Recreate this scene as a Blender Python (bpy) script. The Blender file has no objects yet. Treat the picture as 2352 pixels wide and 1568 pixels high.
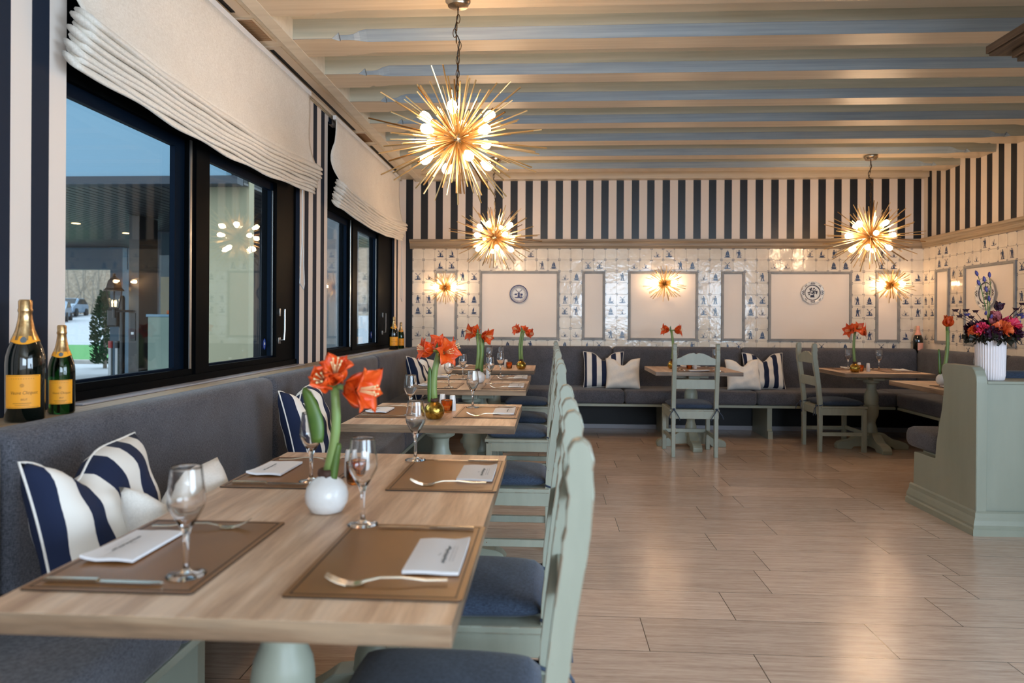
import bpy, bmesh, math, random
from mathutils import Vector, Matrix, Euler
from math import sin, cos, pi, radians as RAD
R = random.Random(7)
C = bpy.context.scene.collection
sc = bpy.context.scene

# ---------------------------------------------------------------- camera, world, light, exposure
CAMZ = 1.225
cam = bpy.data.cameras.new('camera'); camo = bpy.data.objects.new('camera', cam); C.objects.link(camo)
cam.sensor_fit = 'HORIZONTAL'; cam.sensor_width = 36.0
cam.lens = 1603.29/2352*36.0
cam.shift_y = (733.9-784.0)/2352.0
cam.clip_start = 0.05; cam.clip_end = 500
YAW, ROLL = 0.0546847, -0.0053647
camo.matrix_world = Matrix.Translation((0,0,CAMZ)) @ Matrix.Rotation(YAW,4,'Z') @ Matrix.Rotation(pi/2,4,'X') @ Matrix.Rotation(-ROLL,4,'Z')
cam.dof.use_dof = True; cam.dof.focus_distance = 3.9; cam.dof.aperture_fstop = 2.9
sc.camera = camo
sc.view_settings.view_transform = 'Standard'; sc.view_settings.look = 'None'
sc.view_settings.exposure = 0.0; sc.view_settings.gamma = 1.0
sc.view_settings.use_curve_mapping = False
w = bpy.data.worlds.new('sky'); sc.world = w; w.use_nodes = True
bgn = w.node_tree.nodes['Background']; bgn.inputs[0].default_value = (0.76,0.88,1.0,1); bgn.inputs[1].default_value = 2.6

def area(name, loc, rot, sx, sy, power, col):
    l = bpy.data.lights.new(name, 'AREA'); l.shape = 'RECTANGLE'; l.size = sx; l.size_y = sy
    l.energy = power; l.color = col
    o = bpy.data.objects.new(name, l); C.objects.link(o); o.location = loc; o.rotation_euler = rot
    return o
# daylight entering through the windows behind the camera and on the right
area('daylight_rear', (2.3,-3.45,1.75), (RAD(90),0,0), 2.8, 1.3, 185, (0.64,0.81,1.0))
area('daylight_right', (4.02,-0.6,1.6), (RAD(90),0,RAD(90)), 3.2, 1.6, 215, (0.60,0.80,1.0))

# ---------------------------------------------------------------- materials
def srgb(r,g,b):
    f = lambda c: (c/255/12.92) if c/255 <= .04045 else ((c/255+.055)/1.055)**2.4
    return (f(r),f(g),f(b),1.0)
MATS = {}
class NT:
    def __init__(s, m): s.t = m.node_tree; s.n = s.t.nodes; s.l = s.t.links; s.b = s.n['Principled BSDF']
    def node(s, t, **k):
        n = s.n.new(t)
        for a, v in k.items(): setattr(n, a, v)
        return n
    def link(s, a, b): s.l.new(a, b)
    def coord(s, kind='Object', scale=(1,1,1), rot=(0,0,0)):
        tc = s.node('ShaderNodeTexCoord'); mp = s.node('ShaderNodeMapping')
        mp.inputs['Scale'].default_value = scale; mp.inputs['Rotation'].default_value = rot
        s.link(tc.outputs[kind], mp.inputs['Vector']); return mp.outputs['Vector']
    def noise(s, vec, scale=5, detail=4, rough=.55, dist=0):
        n = s.node('ShaderNodeTexNoise'); n.inputs['Scale'].default_value = scale; n.inputs['Detail'].default_value = detail
        n.inputs['Roughness'].default_value = rough; n.inputs['Distortion'].default_value = dist
        if vec is not None: s.link(vec, n.inputs['Vector'])
        return n.outputs['Fac']
    def ramp(s, fac, stops):
        r = s.node('ShaderNodeValToRGB'); e = r.color_ramp.elements
        e[0].position, e[0].color = stops[0]; e[1].position, e[1].color = stops[-1]
        for p, c in stops[1:-1]:
            x = e.new(p); x.color = c
        s.link(fac, r.inputs['Fac']); return r.outputs['Color']
    def math(s, op, a, b=None, c=None):
        n = s.node('ShaderNodeMath', operation=op)
        for i, v in enumerate((a,b,c)):
            if v is None: continue
            if isinstance(v,(int,float)): n.inputs[i].default_value = v
            else: s.link(v, n.inputs[i])
        return n.outputs[0]
    def mix(s, fac, a, b, blend='MIX'):
        n = s.node('ShaderNodeMix', data_type='RGBA', blend_type=blend)
        for i, v in ((0,fac),(6,a),(7,b)):
            if isinstance(v,(int,float)): n.inputs[i].default_value = v
            elif isinstance(v,(tuple,list)): n.inputs[i].default_value = v
            else: s.link(v, n.inputs[i])
        return n.outputs[2]
    def bump(s, h, strength=.3, dist=.002):
        n = s.node('ShaderNodeBump'); n.inputs['Strength'].default_value = strength; n.inputs['Distance'].default_value = dist
        s.link(h, n.inputs['Height']); s.link(n.outputs[0], s.b.inputs['Normal']); return n
def M(name, col, rough=.5, metal=0, **k):
    m = bpy.data.materials.new(name); m.use_nodes = True; b = m.node_tree.nodes['Principled BSDF']
    b.inputs['Base Color'].default_value = col; b.inputs['Roughness'].default_value = rough; b.inputs['Metallic'].default_value = metal
    for a, v in k.items(): b.inputs[a.replace('_',' ')].default_value = v
    MATS[name] = m; return m
def Mn(name, c1, c2, scale, rough, metal=0, st=(1,1,1), bump=0, detail=5, **k):
    """two-tone noise material; st stretches the noise"""
    m = M(name, c1, rough, metal, **k); t = NT(m)
    f = t.noise(t.coord('Object', st), scale, detail)
    t.link(t.ramp(f, [(.3,c1),(.7,c2)]), t.b.inputs['Base Color'])
    if bump: t.bump(f, bump)
    return m

Mn('cream_paint', srgb(220,210,192), srgb(206,195,176), 3, .45, st=(.4,6,6))
Mn('beam_paint', srgb(188,186,170), srgb(168,168,152), 4, .42, st=(.35,9,9), bump=.08)
Mn('beam_underside', srgb(216,200,176), srgb(200,182,156), 4, .36, st=(.35,9,9), bump=.06)
m = M('chamfer_paint', srgb(150,176,198), .45); t = NT(m)
f = t.noise(t.coord('Object',(.3,12,12)), 5, 5); f2 = t.noise(t.coord('Object',(1.2,5,5)), 2.2, 3)
col = t.mix(t.math('MULTIPLY', f2, .6), t.ramp(f, [(.3,srgb(172,184,190)),(.7,srgb(142,156,166))]), srgb(112,132,152))
bv = t.node('ShaderNodeBevel', samples=4); bv.inputs['Radius'].default_value = .004
ge = t.node('ShaderNodeNewGeometry'); dp = t.node('ShaderNodeVectorMath', operation='DOT_PRODUCT'); t.link(bv.outputs[0], dp.inputs[0]); t.link(ge.outputs['Normal'], dp.inputs[1])
t.link(t.mix(t.math('LESS_THAN', dp.outputs['Value'], .985), col, srgb(92,66,50)), t.b.inputs['Base Color'])
Mn('trim_wood', srgb(168,150,128), srgb(126,110,92), 6, .5, st=(.4,14,14), bump=.15)
Mn('trim_wood_side', srgb(178,158,132), srgb(140,122,98), 6, .5, st=(14,.4,14), bump=.15)
Mn('dark_wood', srgb(104,84,66), srgb(66,52,40), 6, .5, st=(8,.6,8), bump=.15)
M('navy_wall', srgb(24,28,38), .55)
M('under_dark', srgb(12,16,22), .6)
M('cream_plain', srgb(222,210,196), .6)
M('black_frame', srgb(6,8,10), .5, Specular_IOR_Level=.03)
M('blue_frame', srgb(6,18,32), .5, Specular_IOR_Level=.04)
M('sill_stone', srgb(150,150,158), .35)
M('steel', srgb(190,190,190), .28, 1)
M('silver', srgb(208,198,180), .22, 1)
M('white_plastic', srgb(225,225,225), .4)
M('cord_white', srgb(205,205,205), .6)
M('vent_white', srgb(205,190,170), .5)
M('black', srgb(8,8,9), .6)
M('grout', srgb(150,128,105), .8)
Mn('tile_glaze', srgb(232,222,206), srgb(214,203,188), 7, .1, bump=.0)
t = NT(MATS['tile_glaze']); t.bump(t.noise(t.coord('Object'), 22, 2), .35, .004)
Mn('delft_blue', srgb(70,88,120), srgb(28,42,78), 60, .2)
Mn('panel_white', srgb(236,224,212), srgb(230,216,203), 1.5, .5)
Mn('panel_frame', srgb(150,148,145), srgb(120,120,122), 12, .5, bump=.1)
Mn('plate_white', srgb(232,230,226), srgb(220,219,216), 20, .15)
M('plate_blue', srgb(44,52,104), .25)
M('plate_dark', srgb(40,40,62), .25)
# brushed brass of the starburst lamps
M('brass', srgb(236,204,150), .3, 1)
M('brass_dark', srgb(150,110,62), .35, 1)
M('brushed_nickel', srgb(190,170,145), .25, 1)
M('bronze_chain', srgb(96,70,44), .4, 1)
M('cable', srgb(30,26,22), .5)
BULB = M('bulb', srgb(255,225,180), .3)
BULB.node_tree.nodes['Principled BSDF'].inputs['Emission Color'].default_value = (1.0,.69,.42,1)
BULB.node_tree.nodes['Principled BSDF'].inputs['Emission Strength'].default_value = 92
# sage painted wood with worn edges
def paint(name, a, b):
    m = M(name, a, .38); t = NT(m)
    f = t.noise(t.coord('Object',(6,6,1.2)), 4, 4)
    base = t.ramp(f, [(.3,a),(.7,b)])
    bv = t.node('ShaderNodeBevel', samples=4); bv.inputs['Radius'].default_value = .004
    ge = t.node('ShaderNodeNewGeometry')
    dp = t.node('ShaderNodeVectorMath', operation='DOT_PRODUCT'); t.link(bv.outputs[0], dp.inputs[0]); t.link(ge.outputs['Normal'], dp.inputs[1])
    e = t.math('LESS_THAN', dp.outputs['Value'], .93)
    n2 = t.noise(t.coord('Object'), 16, 3)
    chip = t.math('MULTIPLY', e, t.math('GREATER_THAN', n2, .44))
    n3 = t.noise(t.coord('Object'), 55, 2)
    chip = t.math('MAXIMUM', chip, t.math('GREATER_THAN', n3, .77))
    t.link(t.mix(chip, base, srgb(120,88,62)), t.b.inputs['Base Color'])
    return m
paint('sage', srgb(157,161,147), srgb(147,152,138))
Mn('sage_plain', srgb(155,159,144), srgb(145,150,135), 3, .4, st=(2,2,.5))
# fabrics
def fabric(name, a, b, scale=1, rough=.9):
    m = M(name, a, rough); t = NT(m); v = t.coord('Object')
    f1 = t.noise(t.coord('Object',(1,1,5)), 95*scale, 3); f2 = t.noise(t.coord('Object',(5,5,1)), 95*scale, 3)
    f3 = t.noise(v, 6, 3)
    f = t.math('ADD', t.math('MULTIPLY', t.math('ADD', f1, f2), .42), t.math('MULTIPLY', f3, .16))
    t.link(t.ramp(f, [(.40,a),(.60,b)]), t.b.inputs['Base Color']); t.bump(f1, .25, .001)
    t.b.inputs['Sheen Weight'].default_value = .12
    return m
fabric('bench_fabric', srgb(48,49,56), srgb(98,98,106))
fabric('cushion_fabric', srgb(30,42,60), srgb(60,74,96))
fabric('pillow_white', srgb(222,216,208), srgb(238,233,226))
fabric('linen', srgb(214,206,194), srgb(232,226,216), .6)
M('seam', srgb(30,34,44), .9)
def stripe_mat(name, axis, off, period, duty, dark, light, rough_d, rough_l, coordk='Object'):
    m = M(name, light, .5); t = NT(m)
    tc = t.node('ShaderNodeTexCoord'); sp = t.node('ShaderNodeSeparateXYZ'); t.link(tc.outputs[coordk], sp.inputs[0])
    u = t.math('FRACT', t.math('DIVIDE', t.math('SUBTRACT', sp.outputs[axis], off), period))
    k = t.math('LESS_THAN', u, duty)
    t.link(t.mix(k, light, dark), t.b.inputs['Base Color'])
    t.link(t.math('ADD', t.math('MULTIPLY', k, rough_d-rough_l), rough_l), t.b.inputs['Roughness'])
    fine = t.node('ShaderNodeTexWave', wave_type='BANDS', bands_direction='XYZ'[axis]); fine.inputs['Scale'].default_value = 60
    t.link(tc.outputs[coordk], fine.inputs['Vector'])
    t.bump(fine.outputs['Fac'], .04, .0006)
    return m
stripe_mat('paper_back', 0, -1.668, .1723, .485, srgb(22,26,34), srgb(226,212,200), .38, .6)
stripe_mat('paper_right', 1, 7.817, .1730, .47, srgb(22,26,34), srgb(226,212,196), .38, .6)
stripe_mat('paper_left', 1, 4.880, .1746, .475, srgb(8,24,44), srgb(226,214,204), .85, .7)  # cool daylight on this wall is put into the bluer dark stripes
stripe_mat('pillow_stripe', 0, -.0262, .105, .5, srgb(16,30,62), srgb(232,226,218), .9, .9)
# oak table tops
def wood(name, a, b, c, ax, rough=.42):
    st = [7,7,7]; st[ax] = .55
    m = M(name, a, rough); t = NT(m); v = t.coord('Object', tuple(st))
    f = t.noise(v, 2.6, 8, .62, .35); g = t.noise(t.coord('Object', tuple(x*6 for x in st)), 3, 3, .6)
    col = t.ramp(f, [(.36,a),(.5,b),(.62,c)])
    col = t.mix(.35, col, t.ramp(g, [(.35,a),(.6,c)]), 'MULTIPLY')
    t.link(col, t.b.inputs['Base Color']); t.bump(g, .12, .001); return m
wood('oak_top', srgb(184,152,126), srgb(214,184,156), srgb(232,208,184), 1)
wood('oak_edge', srgb(108,88,70), srgb(150,124,100), srgb(178,154,128), 0)
wood('oak_edge_side', srgb(108,88,70), srgb(150,124,100), srgb(178,154,128), 1)
# leather mat
Mn('leather', srgb(142,94,44), srgb(122,80,38), 3, .38, st=(1,1,1))
t = NT(MATS['leather']); t.bump(t.noise(t.coord('Object'), 260, 2), .25, .0006)
M('leather_edge', srgb(48,34,24), .6)
M('napkin', srgb(228,226,228), .8)
M('print_grey', srgb(96,104,108), .8)
M('wax_white', srgb(226,224,222), .22)
t = NT(MATS['wax_white']); t.bump(t.noise(t.coord('Object'), 45, 3), .5, .004)
M('wax_gold', srgb(190,150,66), .2, 1)
t = NT(MATS['wax_gold']); nf = t.noise(t.coord('Object'), 60, 4); t.bump(nf, .6, .004); t.link(t.ramp(nf,[(.3,srgb(120,92,34)),(.6,srgb(206,170,84))]), t.b.inputs['Base Color'])
M('bulb_skin', srgb(70,44,32), .7)
Mn('stem_green', srgb(138,158,92), srgb(112,140,76), 8, .45, st=(8,8,1), Subsurface_Weight=.0)
Mn('leaf_green', srgb(96,122,48), srgb(62,96,38), 10, .4)
def petal(name, a, b):
    m = M(name, a, .45); t = NT(m); f = t.noise(t.coord('Object'), 26, 4)
    t.link(t.ramp(f, [(.3,a),(.7,b)]), t.b.inputs['Base Color']); t.b.inputs['Subsurface Weight'].default_value=.15; t.b.inputs['Subsurface Radius'].default_value=(.02,.008,.004)
    return m
petal('amaryllis_red', srgb(236,96,26), srgb(210,62,12))
M('stamen', srgb(240,214,160), .6)
for n_, a, b in (('petal_plum',(74,30,56),(44,18,40)),('petal_pink',(236,70,98),(206,44,84)),('petal_orange',(240,120,60),(222,88,44)),('petal_blue',(92,84,150),(60,52,112)),('petal_protea',(196,110,112),(160,78,90)),('leaf_dark',(52,52,38),(34,34,26)),('berry_dark',(66,30,42),(44,20,32))):
    petal(n_, srgb(*a), srgb(*b))
def glassy(name, col, rough, ior=1.45, tint=None):
    m = M(name, col, rough); b = m.node_tree.nodes['Principled BSDF']
    b.inputs['Transmission Weight'].default_value = 1; b.inputs['IOR'].default_value = ior; return m
glassy('glass_clear', (1,1,1,1), 0, 1.45)
glassy('bottle_green', srgb(24,70,30), .02, 1.5)
M('bottle_dark', srgb(6,12,8), .06, Coat_Weight=.5)
glassy('amber_glass', srgb(240,160,80), .15, 1.4)
glassy('lantern_glass', (1,1,1,1), .0, 1.2)
M('label_gold', srgb(240,158,30), .5)
M('label_print', srgb(120,70,20), .6)
Mn('foil', srgb(228,198,150), srgb(186,146,96), 60, .28, 1, bump=.5)
M('label_pink', srgb(226,160,140), .5)
# window pane: clear, with its mirror reflection
pn = bpy.data.materials.new('pane'); pn.use_nodes = True; MATS['pane'] = pn
nt = pn.node_tree; nt.nodes.clear()
o_ = nt.nodes.new('ShaderNodeOutputMaterial'); mx = nt.nodes.new('ShaderNodeMixShader'); tr = nt.nodes.new('ShaderNodeBsdfTransparent'); gl = nt.nodes.new('ShaderNodeBsdfGlossy'); ge_ = nt.nodes.new('ShaderNodeNewGeometry'); dt_ = nt.nodes.new('ShaderNodeVectorMath'); dt_.operation = 'DOT_PRODUCT'
nt.links.new(ge_.outputs['Normal'], dt_.inputs[0]); nt.links.new(ge_.outputs['Incoming'], dt_.inputs[1])
def mth(op, a, b):
    n = nt.nodes.new('ShaderNodeMath'); n.operation = op
    for i, v in enumerate((a,b)):
        if v is None: continue
        if isinstance(v,(int,float)): n.inputs[i].default_value = v
        else: nt.links.new(v, n.inputs[i])
    return n
ab_ = mth('ABSOLUTE', dt_.outputs['Value'], None); om_ = mth('SUBTRACT', 1.0, ab_.outputs[0]); pw_ = mth('POWER', om_.outputs[0], 5.0)
sc_ = mth('MULTIPLY', pw_.outputs[0], .85); fr = mth('ADD', sc_.outputs[0], .022)
gl.inputs['Roughness'].default_value = 0.0
tr.inputs['Color'].default_value = (.90,.96,.97,1)
nt.links.new(fr.outputs[0], mx.inputs[0]); nt.links.new(tr.outputs[0], mx.inputs[1]); nt.links.new(gl.outputs[0], mx.inputs[2]); nt.links.new(mx.outputs[0], o_.inputs[0])
bw = pn.copy(); bw.name = 'bowl_glass'; MATS['bowl_glass'] = bw
for n_ in bw.node_tree.nodes:
    if n_.type == 'BSDF_TRANSPARENT': n_.inputs['Color'].default_value = (.97,.975,.98,1)
    if n_.type == 'MATH' and n_.operation == 'ADD': n_.inputs[1].default_value = .02
# floor planks
def floor_mat():
    m = M('floor_planks', srgb(190,168,142), .3); t = NT(m)
    tc = t.node('ShaderNodeTexCoord'); sp = t.node('ShaderNodeSeparateXYZ'); t.link(tc.outputs['Object'], sp.inputs[0])
    x, y = sp.outputs[0], sp.outputs[1]
    yr = t.math('DIVIDE', t.math('SUBTRACT', y, 2.61), .2935)
    row = t.math('FLOOR', yr); fy = t.math('FRACT', yr)
    wn = t.node('ShaderNodeTexWhiteNoise', noise_dimensions='1D'); t.link(row, wn.inputs['W'])
    xr = t.math('ADD', t.math('DIVIDE', x, .90), t.math('MULTIPLY', wn.outputs['Value'], 1.0))
    colm = t.math('FLOOR', xr); fx = t.math('FRACT', xr)
    ey = t.math('MINIMUM', fy, t.math('SUBTRACT', 1.0, fy)); ex = t.math('MINIMUM', fx, t.math('SUBTRACT', 1.0, fx))
    gy = t.math('LESS_THAN', ey, .0045); gx = t.math('LESS_THAN', ex, .0019)
    g = t.math('MAXIMUM', gy, gx)
    w2 = t.node('ShaderNodeTexWhiteNoise', noise_dimensions='2D'); cb = t.node('ShaderNodeCombineXYZ'); t.link(row, cb.inputs[0]); t.link(colm, cb.inputs[1]); t.link(cb.outputs[0], w2.inputs['Vector'])
    cb2 = t.node('ShaderNodeCombineXYZ'); t.link(t.math('MULTIPLY', x, 2.2), cb2.inputs[0]); t.link(t.math('MULTIPLY', y, 34), cb2.inputs[1]); t.link(t.math('MULTIPLY', w2.outputs['Value'], 40), cb2.inputs[2])
    f = t.noise(cb2.outputs[0], 1.6, 8, .66, .2)
    cb3 = t.node('ShaderNodeCombineXYZ'); t.link(t.math('MULTIPLY', x, 9), cb3.inputs[0]); t.link(t.math('MULTIPLY', y, 120), cb3.inputs[1]); t.link(t.math('MULTIPLY', w2.outputs['Value'], 40), cb3.inputs[2])
    f2 = t.noise(cb3.outputs[0], 2.0, 4, .6)
    ff = t.math('ADD', t.math('MULTIPLY', f, .65), t.math('MULTIPLY', f2, .35))
    col = t.ramp(ff, [(.32,srgb(174,148,130)),(.5,srgb(204,180,162)),(.68,srgb(224,204,187))])
    tone = t.ramp(w2.outputs['Value'], [(0,(.86,.86,.86,1)),(1,(1.06,1.05,1.04,1))])
    col = t.mix(1.0, col, tone, 'MULTIPLY')
    col = t.mix(g, col, srgb(70,52,40))
    t.link(col, t.b.inputs['Base Color'])
    t.link(t.math('ADD', t.math('MULTIPLY', f2, .2), .12), t.b.inputs['Roughness'])
    h = t.math('SUBTRACT', t.math('MULTIPLY', ff, .4), g)
    t.bump(h, .12, .002)
    return m
floor_mat()
# outdoors
Mn('asphalt', srgb(176,178,184), srgb(160,162,168), 8, .9)
Mn('paving', srgb(186,186,190), srgb(172,172,176), 3, .8)
Mn('kerb_stone', srgb(178,170,164), srgb(156,150,146), 6, .8)
Mn('lawn', srgb(62,128,62), srgb(88,150,80), 30, .9)
Mn('leaf_litter', srgb(150,136,120), srgb(112,98,84), 3, .95)
Mn('bark_grey', srgb(150,140,128), srgb(108,98,88), 8, .9, st=(4,4,1))
M('render_blue', srgb(112,142,160), .7)
M('render_slate', srgb(70,92,108), .6)
M('render_navy', srgb(30,38,50), .5)
Mn('soffit_wood', srgb(70,68,66), srgb(44,43,44), 3, .45)
t = NT(MATS['soffit_wood'])
Mn('pillar_brown', srgb(72,66,62), srgb(62,57,55), 4, .45)
M('pale_wall', srgb(150,142,114), .7)
Mn('cabinet_green', srgb(128,142,128), srgb(112,126,114), 2, .6)
Mn('conifer', srgb(44,82,44), srgb(28,56,34), 20, .8)
M('car_paint', srgb(140,160,182), .2, .3)
M('car_glass', srgb(20,26,32), .05)
M('tyre', srgb(18,18,18), .7)
M('red_belt', srgb(150,40,40), .6)
M('lantern_black', srgb(16,18,20), .4)
M('orange_plastic', srgb(190,96,40), .4)
M('lit_interior', srgb(190,140,84), .5)
em = M('lamp_glow', (1,.7,.35,1), .5); em.node_tree.nodes['Principled BSDF'].inputs['Emission Color'].default_value=(1,.62,.28,1); em.node_tree.nodes['Principled BSDF'].inputs['Emission Strength'].default_value=7
M('sticker_blue', srgb(30,60,150), .3)
M('brown_leather_tag', srgb(120,80,50), .5)
M('ribbed_white', srgb(236,228,230), .45)

# ---------------------------------------------------------------- helpers
class MB:
    def __init__(s): s.b = bmesh.new(); s.mi = 0; s.T = Matrix.Identity(4)
    def v(s, p): return s.b.verts.new(s.T @ Vector(p))
    def face(s, vs):
        try:
            f = s.b.faces.new(vs); f.material_index = s.mi; return f
        except ValueError: return None
    def poly(s, pts): return s.face([s.v(p) for p in pts])
    def box(s, x0,x1,y0,y1,z0,z1, bev=0):
        vs = [s.v((x,y,z)) for x in (x0,x1) for y in (y0,y1) for z in (z0,z1)]
        fs = [s.face([vs[i] for i in q]) for q in ((0,1,3,2),(4,6,7,5),(0,4,5,1),(2,3,7,6),(0,2,6,4),(1,5,7,3))]
        if bev:
            es = list({e for f in fs for e in f.edges})
            bmesh.ops.bevel(s.b, geom=es, offset=bev, segments=2, affect='EDGES', profile=.5, material=-1)
    def cbox(s, cx,cy,cz, sx,sy,sz, bev=0): s.box(cx-sx/2,cx+sx/2,cy-sy/2,cy+sy/2,cz-sz/2,cz+sz/2,bev)
    def prism(s, pts, axis, a, b):
        """extrude a 2-D outline (in the two other axes, in order) along axis from a to b"""
        def P(p, h):
            q = list(p); q.insert(axis, h); return q
        n = len(pts); A = [s.v(P(p,a)) for p in pts]; B = [s.v(P(p,b)) for p in pts]
        for i in range(n): s.face([A[i],A[(i+1)%n],B[(i+1)%n],B[i]])
        s.face(A); s.face(B[::-1])
    def lathe(s, prof, c=(0,0,0), seg=24, axis=2, cap=True, rib=None):
        rings = []
        for r, h in prof:
            ring = []
            for i in range(seg):
                a = 2*pi*i/seg; rr = r*(1 if rib is None else rib(a))
                p = [rr*cos(a), rr*sin(a), h]
                if axis == 1: p = [p[0], p[2], p[1]]
                if axis == 0: p = [p[2], p[0], p[1]]
                ring.append(s.v((p[0]+c[0], p[1]+c[1], p[2]+c[2])))
            rings.append(ring)
        for a, b in zip(rings, rings[1:]):
            for i in range(seg): s.face([a[i],a[(i+1)%seg],b[(i+1)%seg],b[i]])
        if cap:
            s.face(rings[0][::-1]); s.face(rings[-1])
    def tube(s, path, r, seg=8, cap=True, closed=False):
        path = [Vector(p) for p in path]; n = len(path); rad = r if isinstance(r,(list,tuple)) else [r]*n
        rings = []; up = None
        for i, p in enumerate(path):
            if closed: d = path[(i+1)%n]-path[i-1]
            else: d = path[min(i+1,n-1)]-path[max(i-1,0)]
            d.normalize()
            if up is None:
                up = Vector((0,0,1)) if abs(d.z) < .9 else Vector((1,0,0))
            a = d.cross(up).normalized(); up = a.cross(d).normalized()
            rings.append([s.v(p + (a*cos(2*pi*k/seg)+up*sin(2*pi*k/seg))*rad[i]) for k in range(seg)])
        pr = list(zip(rings, rings[1:])) + ([(rings[-1], rings[0])] if closed else [])
        for A, B in pr:
            for k in range(seg): s.face([A[k],A[(k+1)%seg],B[(k+1)%seg],B[k]])
        if cap and not closed: s.face(rings[0][::-1]); s.face(rings[-1])
    def ball(s, c, r, seg=12, rz=None, sc=(1,1,1)):
        n = max(6, seg//2+1); prof = [(max(1e-4,r*sin(pi*i/n)), -r*cos(pi*i/n)) for i in range(n+1)]
        T0 = s.T; s.T = T0 @ Matrix.Translation(c) @ Matrix.Diagonal((sc[0],sc[1],sc[2],1)); s.lathe(prof, (0,0,0), seg); s.T = T0
    def grid(s, f, nu, nv, closed_u=False):
        g = [[s.v(f(i/nu, j/nv)) for j in range(nv+1)] for i in range(nu+(0 if closed_u else 1))]
        m = len(g)
        for i in range(nu):
            for j in range(nv): s.face([g[i][j], g[(i+1)%m][j], g[(i+1)%m][j+1], g[i][j+1]])
    def build(s, name, mats, parent=None, smooth=False, recalc=True):
        if recalc: bmesh.ops.recalc_face_normals(s.b, faces=s.b.faces)
        me = bpy.data.meshes.new(name); s.b.to_mesh(me); s.b.free()
        for m in ([mats] if isinstance(mats,str) else mats): me.materials.append(MATS[m])
        if smooth:
            me.shade_smooth()
            if smooth != 'all': 
                try: me.set_sharp_from_angle(angle=RAD(35))
                except Exception: pass
        o = bpy.data.objects.new(name, me); C.objects.link(o)
        if parent: o.parent = parent
        return o
def tag(o, label, cat, group=None):
    o['label'] = label; o['category'] = cat
    if group: o['group'] = group
    return o
def thing(name, label, cat, loc=(0,0,0), rz=0, group=None, rot=None):
    o = bpy.data.objects.new(name, None); C.objects.link(o); o.empty_display_size = .1
    o.location = loc; o.rotation_euler = rot if rot else (0,0,rz)
    return tag(o, label, cat, group)
def struct(o, label=None):
    o['kind'] = 'structure'
    if label: o['label'] = label
    return o
def dup(root, loc=None, rz=None, label=None, group=None):
    def cp(o, par):
        c = o.copy(); C.objects.link(c)
        if par: c.parent = par
        for ch in [x for x in KIDS.get(o.name, [])]: cp(ch, c)
        return c
    global KIDS
    KIDS = {}
    for x in bpy.data.objects:
        if x.parent: KIDS.setdefault(x.parent.name, []).append(x)
    c = cp(root, None)
    if loc is not None: c.location = loc
    if rz is not None: c.rotation_euler = (0,0,rz)
    if label: c['label'] = label
    if group: c['group'] = group
    return c

# ---------------------------------------------------------------- room shell
XL, XR, YB, YF = -1.75, 4.1307, 7.9768, -3.6
ZC = 2.925
m = MB(); m.box(-1.80,4.3,YF,8.15,-.12,0); struct(m.build('floor','floor_planks'), 'greige wood-look floor planks')
m = MB(); m.box(-1.55,4.3,YF,8.15,ZC,ZC+.1); struct(m.build('ceiling','cream_paint'), 'cream ceiling between the beams')
m = MB(); m.box(-1.95,-1.5,YF,8.15,2.835,ZC+.1); o = struct(m.build('trim_1','cream_paint'), 'lower cream ceiling strip along the window wall')
# left wall with two window openings
W1, W2, ZS, ZH = (2.43,4.775), (5.386,7.735), .895, 2.775
m = MB()
for y0, y1 in ((YF,W1[0]),(W1[1],W2[0]),(W2[1],YB)): m.box(-1.95,XL,y0,y1,ZS,2.84)
m.mi = 1
m.box(-1.95,XL,YF,YB,-.02,ZS)
m.mi = 0
for y0, y1 in (W1,W2): m.box(-1.95,XL,y0,y1,ZH,2.84)
struct(m.build('wall_left',['paper_left','navy_wall']), 'navy and cream striped wall with the windows')
m = MB(); m.box(-1.95,XR+.15,YB,YB+.15,0,ZC+.05)
struct(m.build('wall_back','paper_back'), 'navy and cream striped back wall above the tiles')
m = MB(); m.box(XR,XR+.15,1.2,YB,0,ZC+.05); m.box(XR,XR+.15,YF,-2.3,0,ZC+.05); m.box(XR,XR+.15,-2.3,1.2,0,.75); m.box(XR,XR+.15,-2.3,1.2,2.45,ZC+.05)
struct(m.build('wall_right','paper_right'), 'striped right wall above the tiles')
m = MB(); m.box(-1.95,-.6,YF-.15,YF,0,ZC+.05); m.box(3.9,XR+.15,YF-.15,YF,0,ZC+.05); m.box(-.6,3.9,YF-.15,YF,0,.7); m.box(-.6,3.9,YF-.15,YF,2.45,ZC+.05)
struct(m.build('wall_rear','cream_plain'), 'plain wall behind the viewer')
# dark lower part of walls under the benches + baseboards
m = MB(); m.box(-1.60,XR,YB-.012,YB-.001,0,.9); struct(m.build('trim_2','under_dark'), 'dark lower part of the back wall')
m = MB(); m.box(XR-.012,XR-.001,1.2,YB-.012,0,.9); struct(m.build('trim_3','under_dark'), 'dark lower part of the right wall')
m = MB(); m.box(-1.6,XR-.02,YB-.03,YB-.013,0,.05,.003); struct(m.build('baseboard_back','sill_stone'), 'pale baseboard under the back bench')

# left header + crown along the windows
m = MB(); m.box(-1.545,-1.47,YF,YB-.001,2.806,ZC); m.box(-1.565,-1.545,YF,YB-.001,2.822,2.84,.004)
struct(m.build('trim_4','cream_paint'), 'header board where the beams start')
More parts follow.
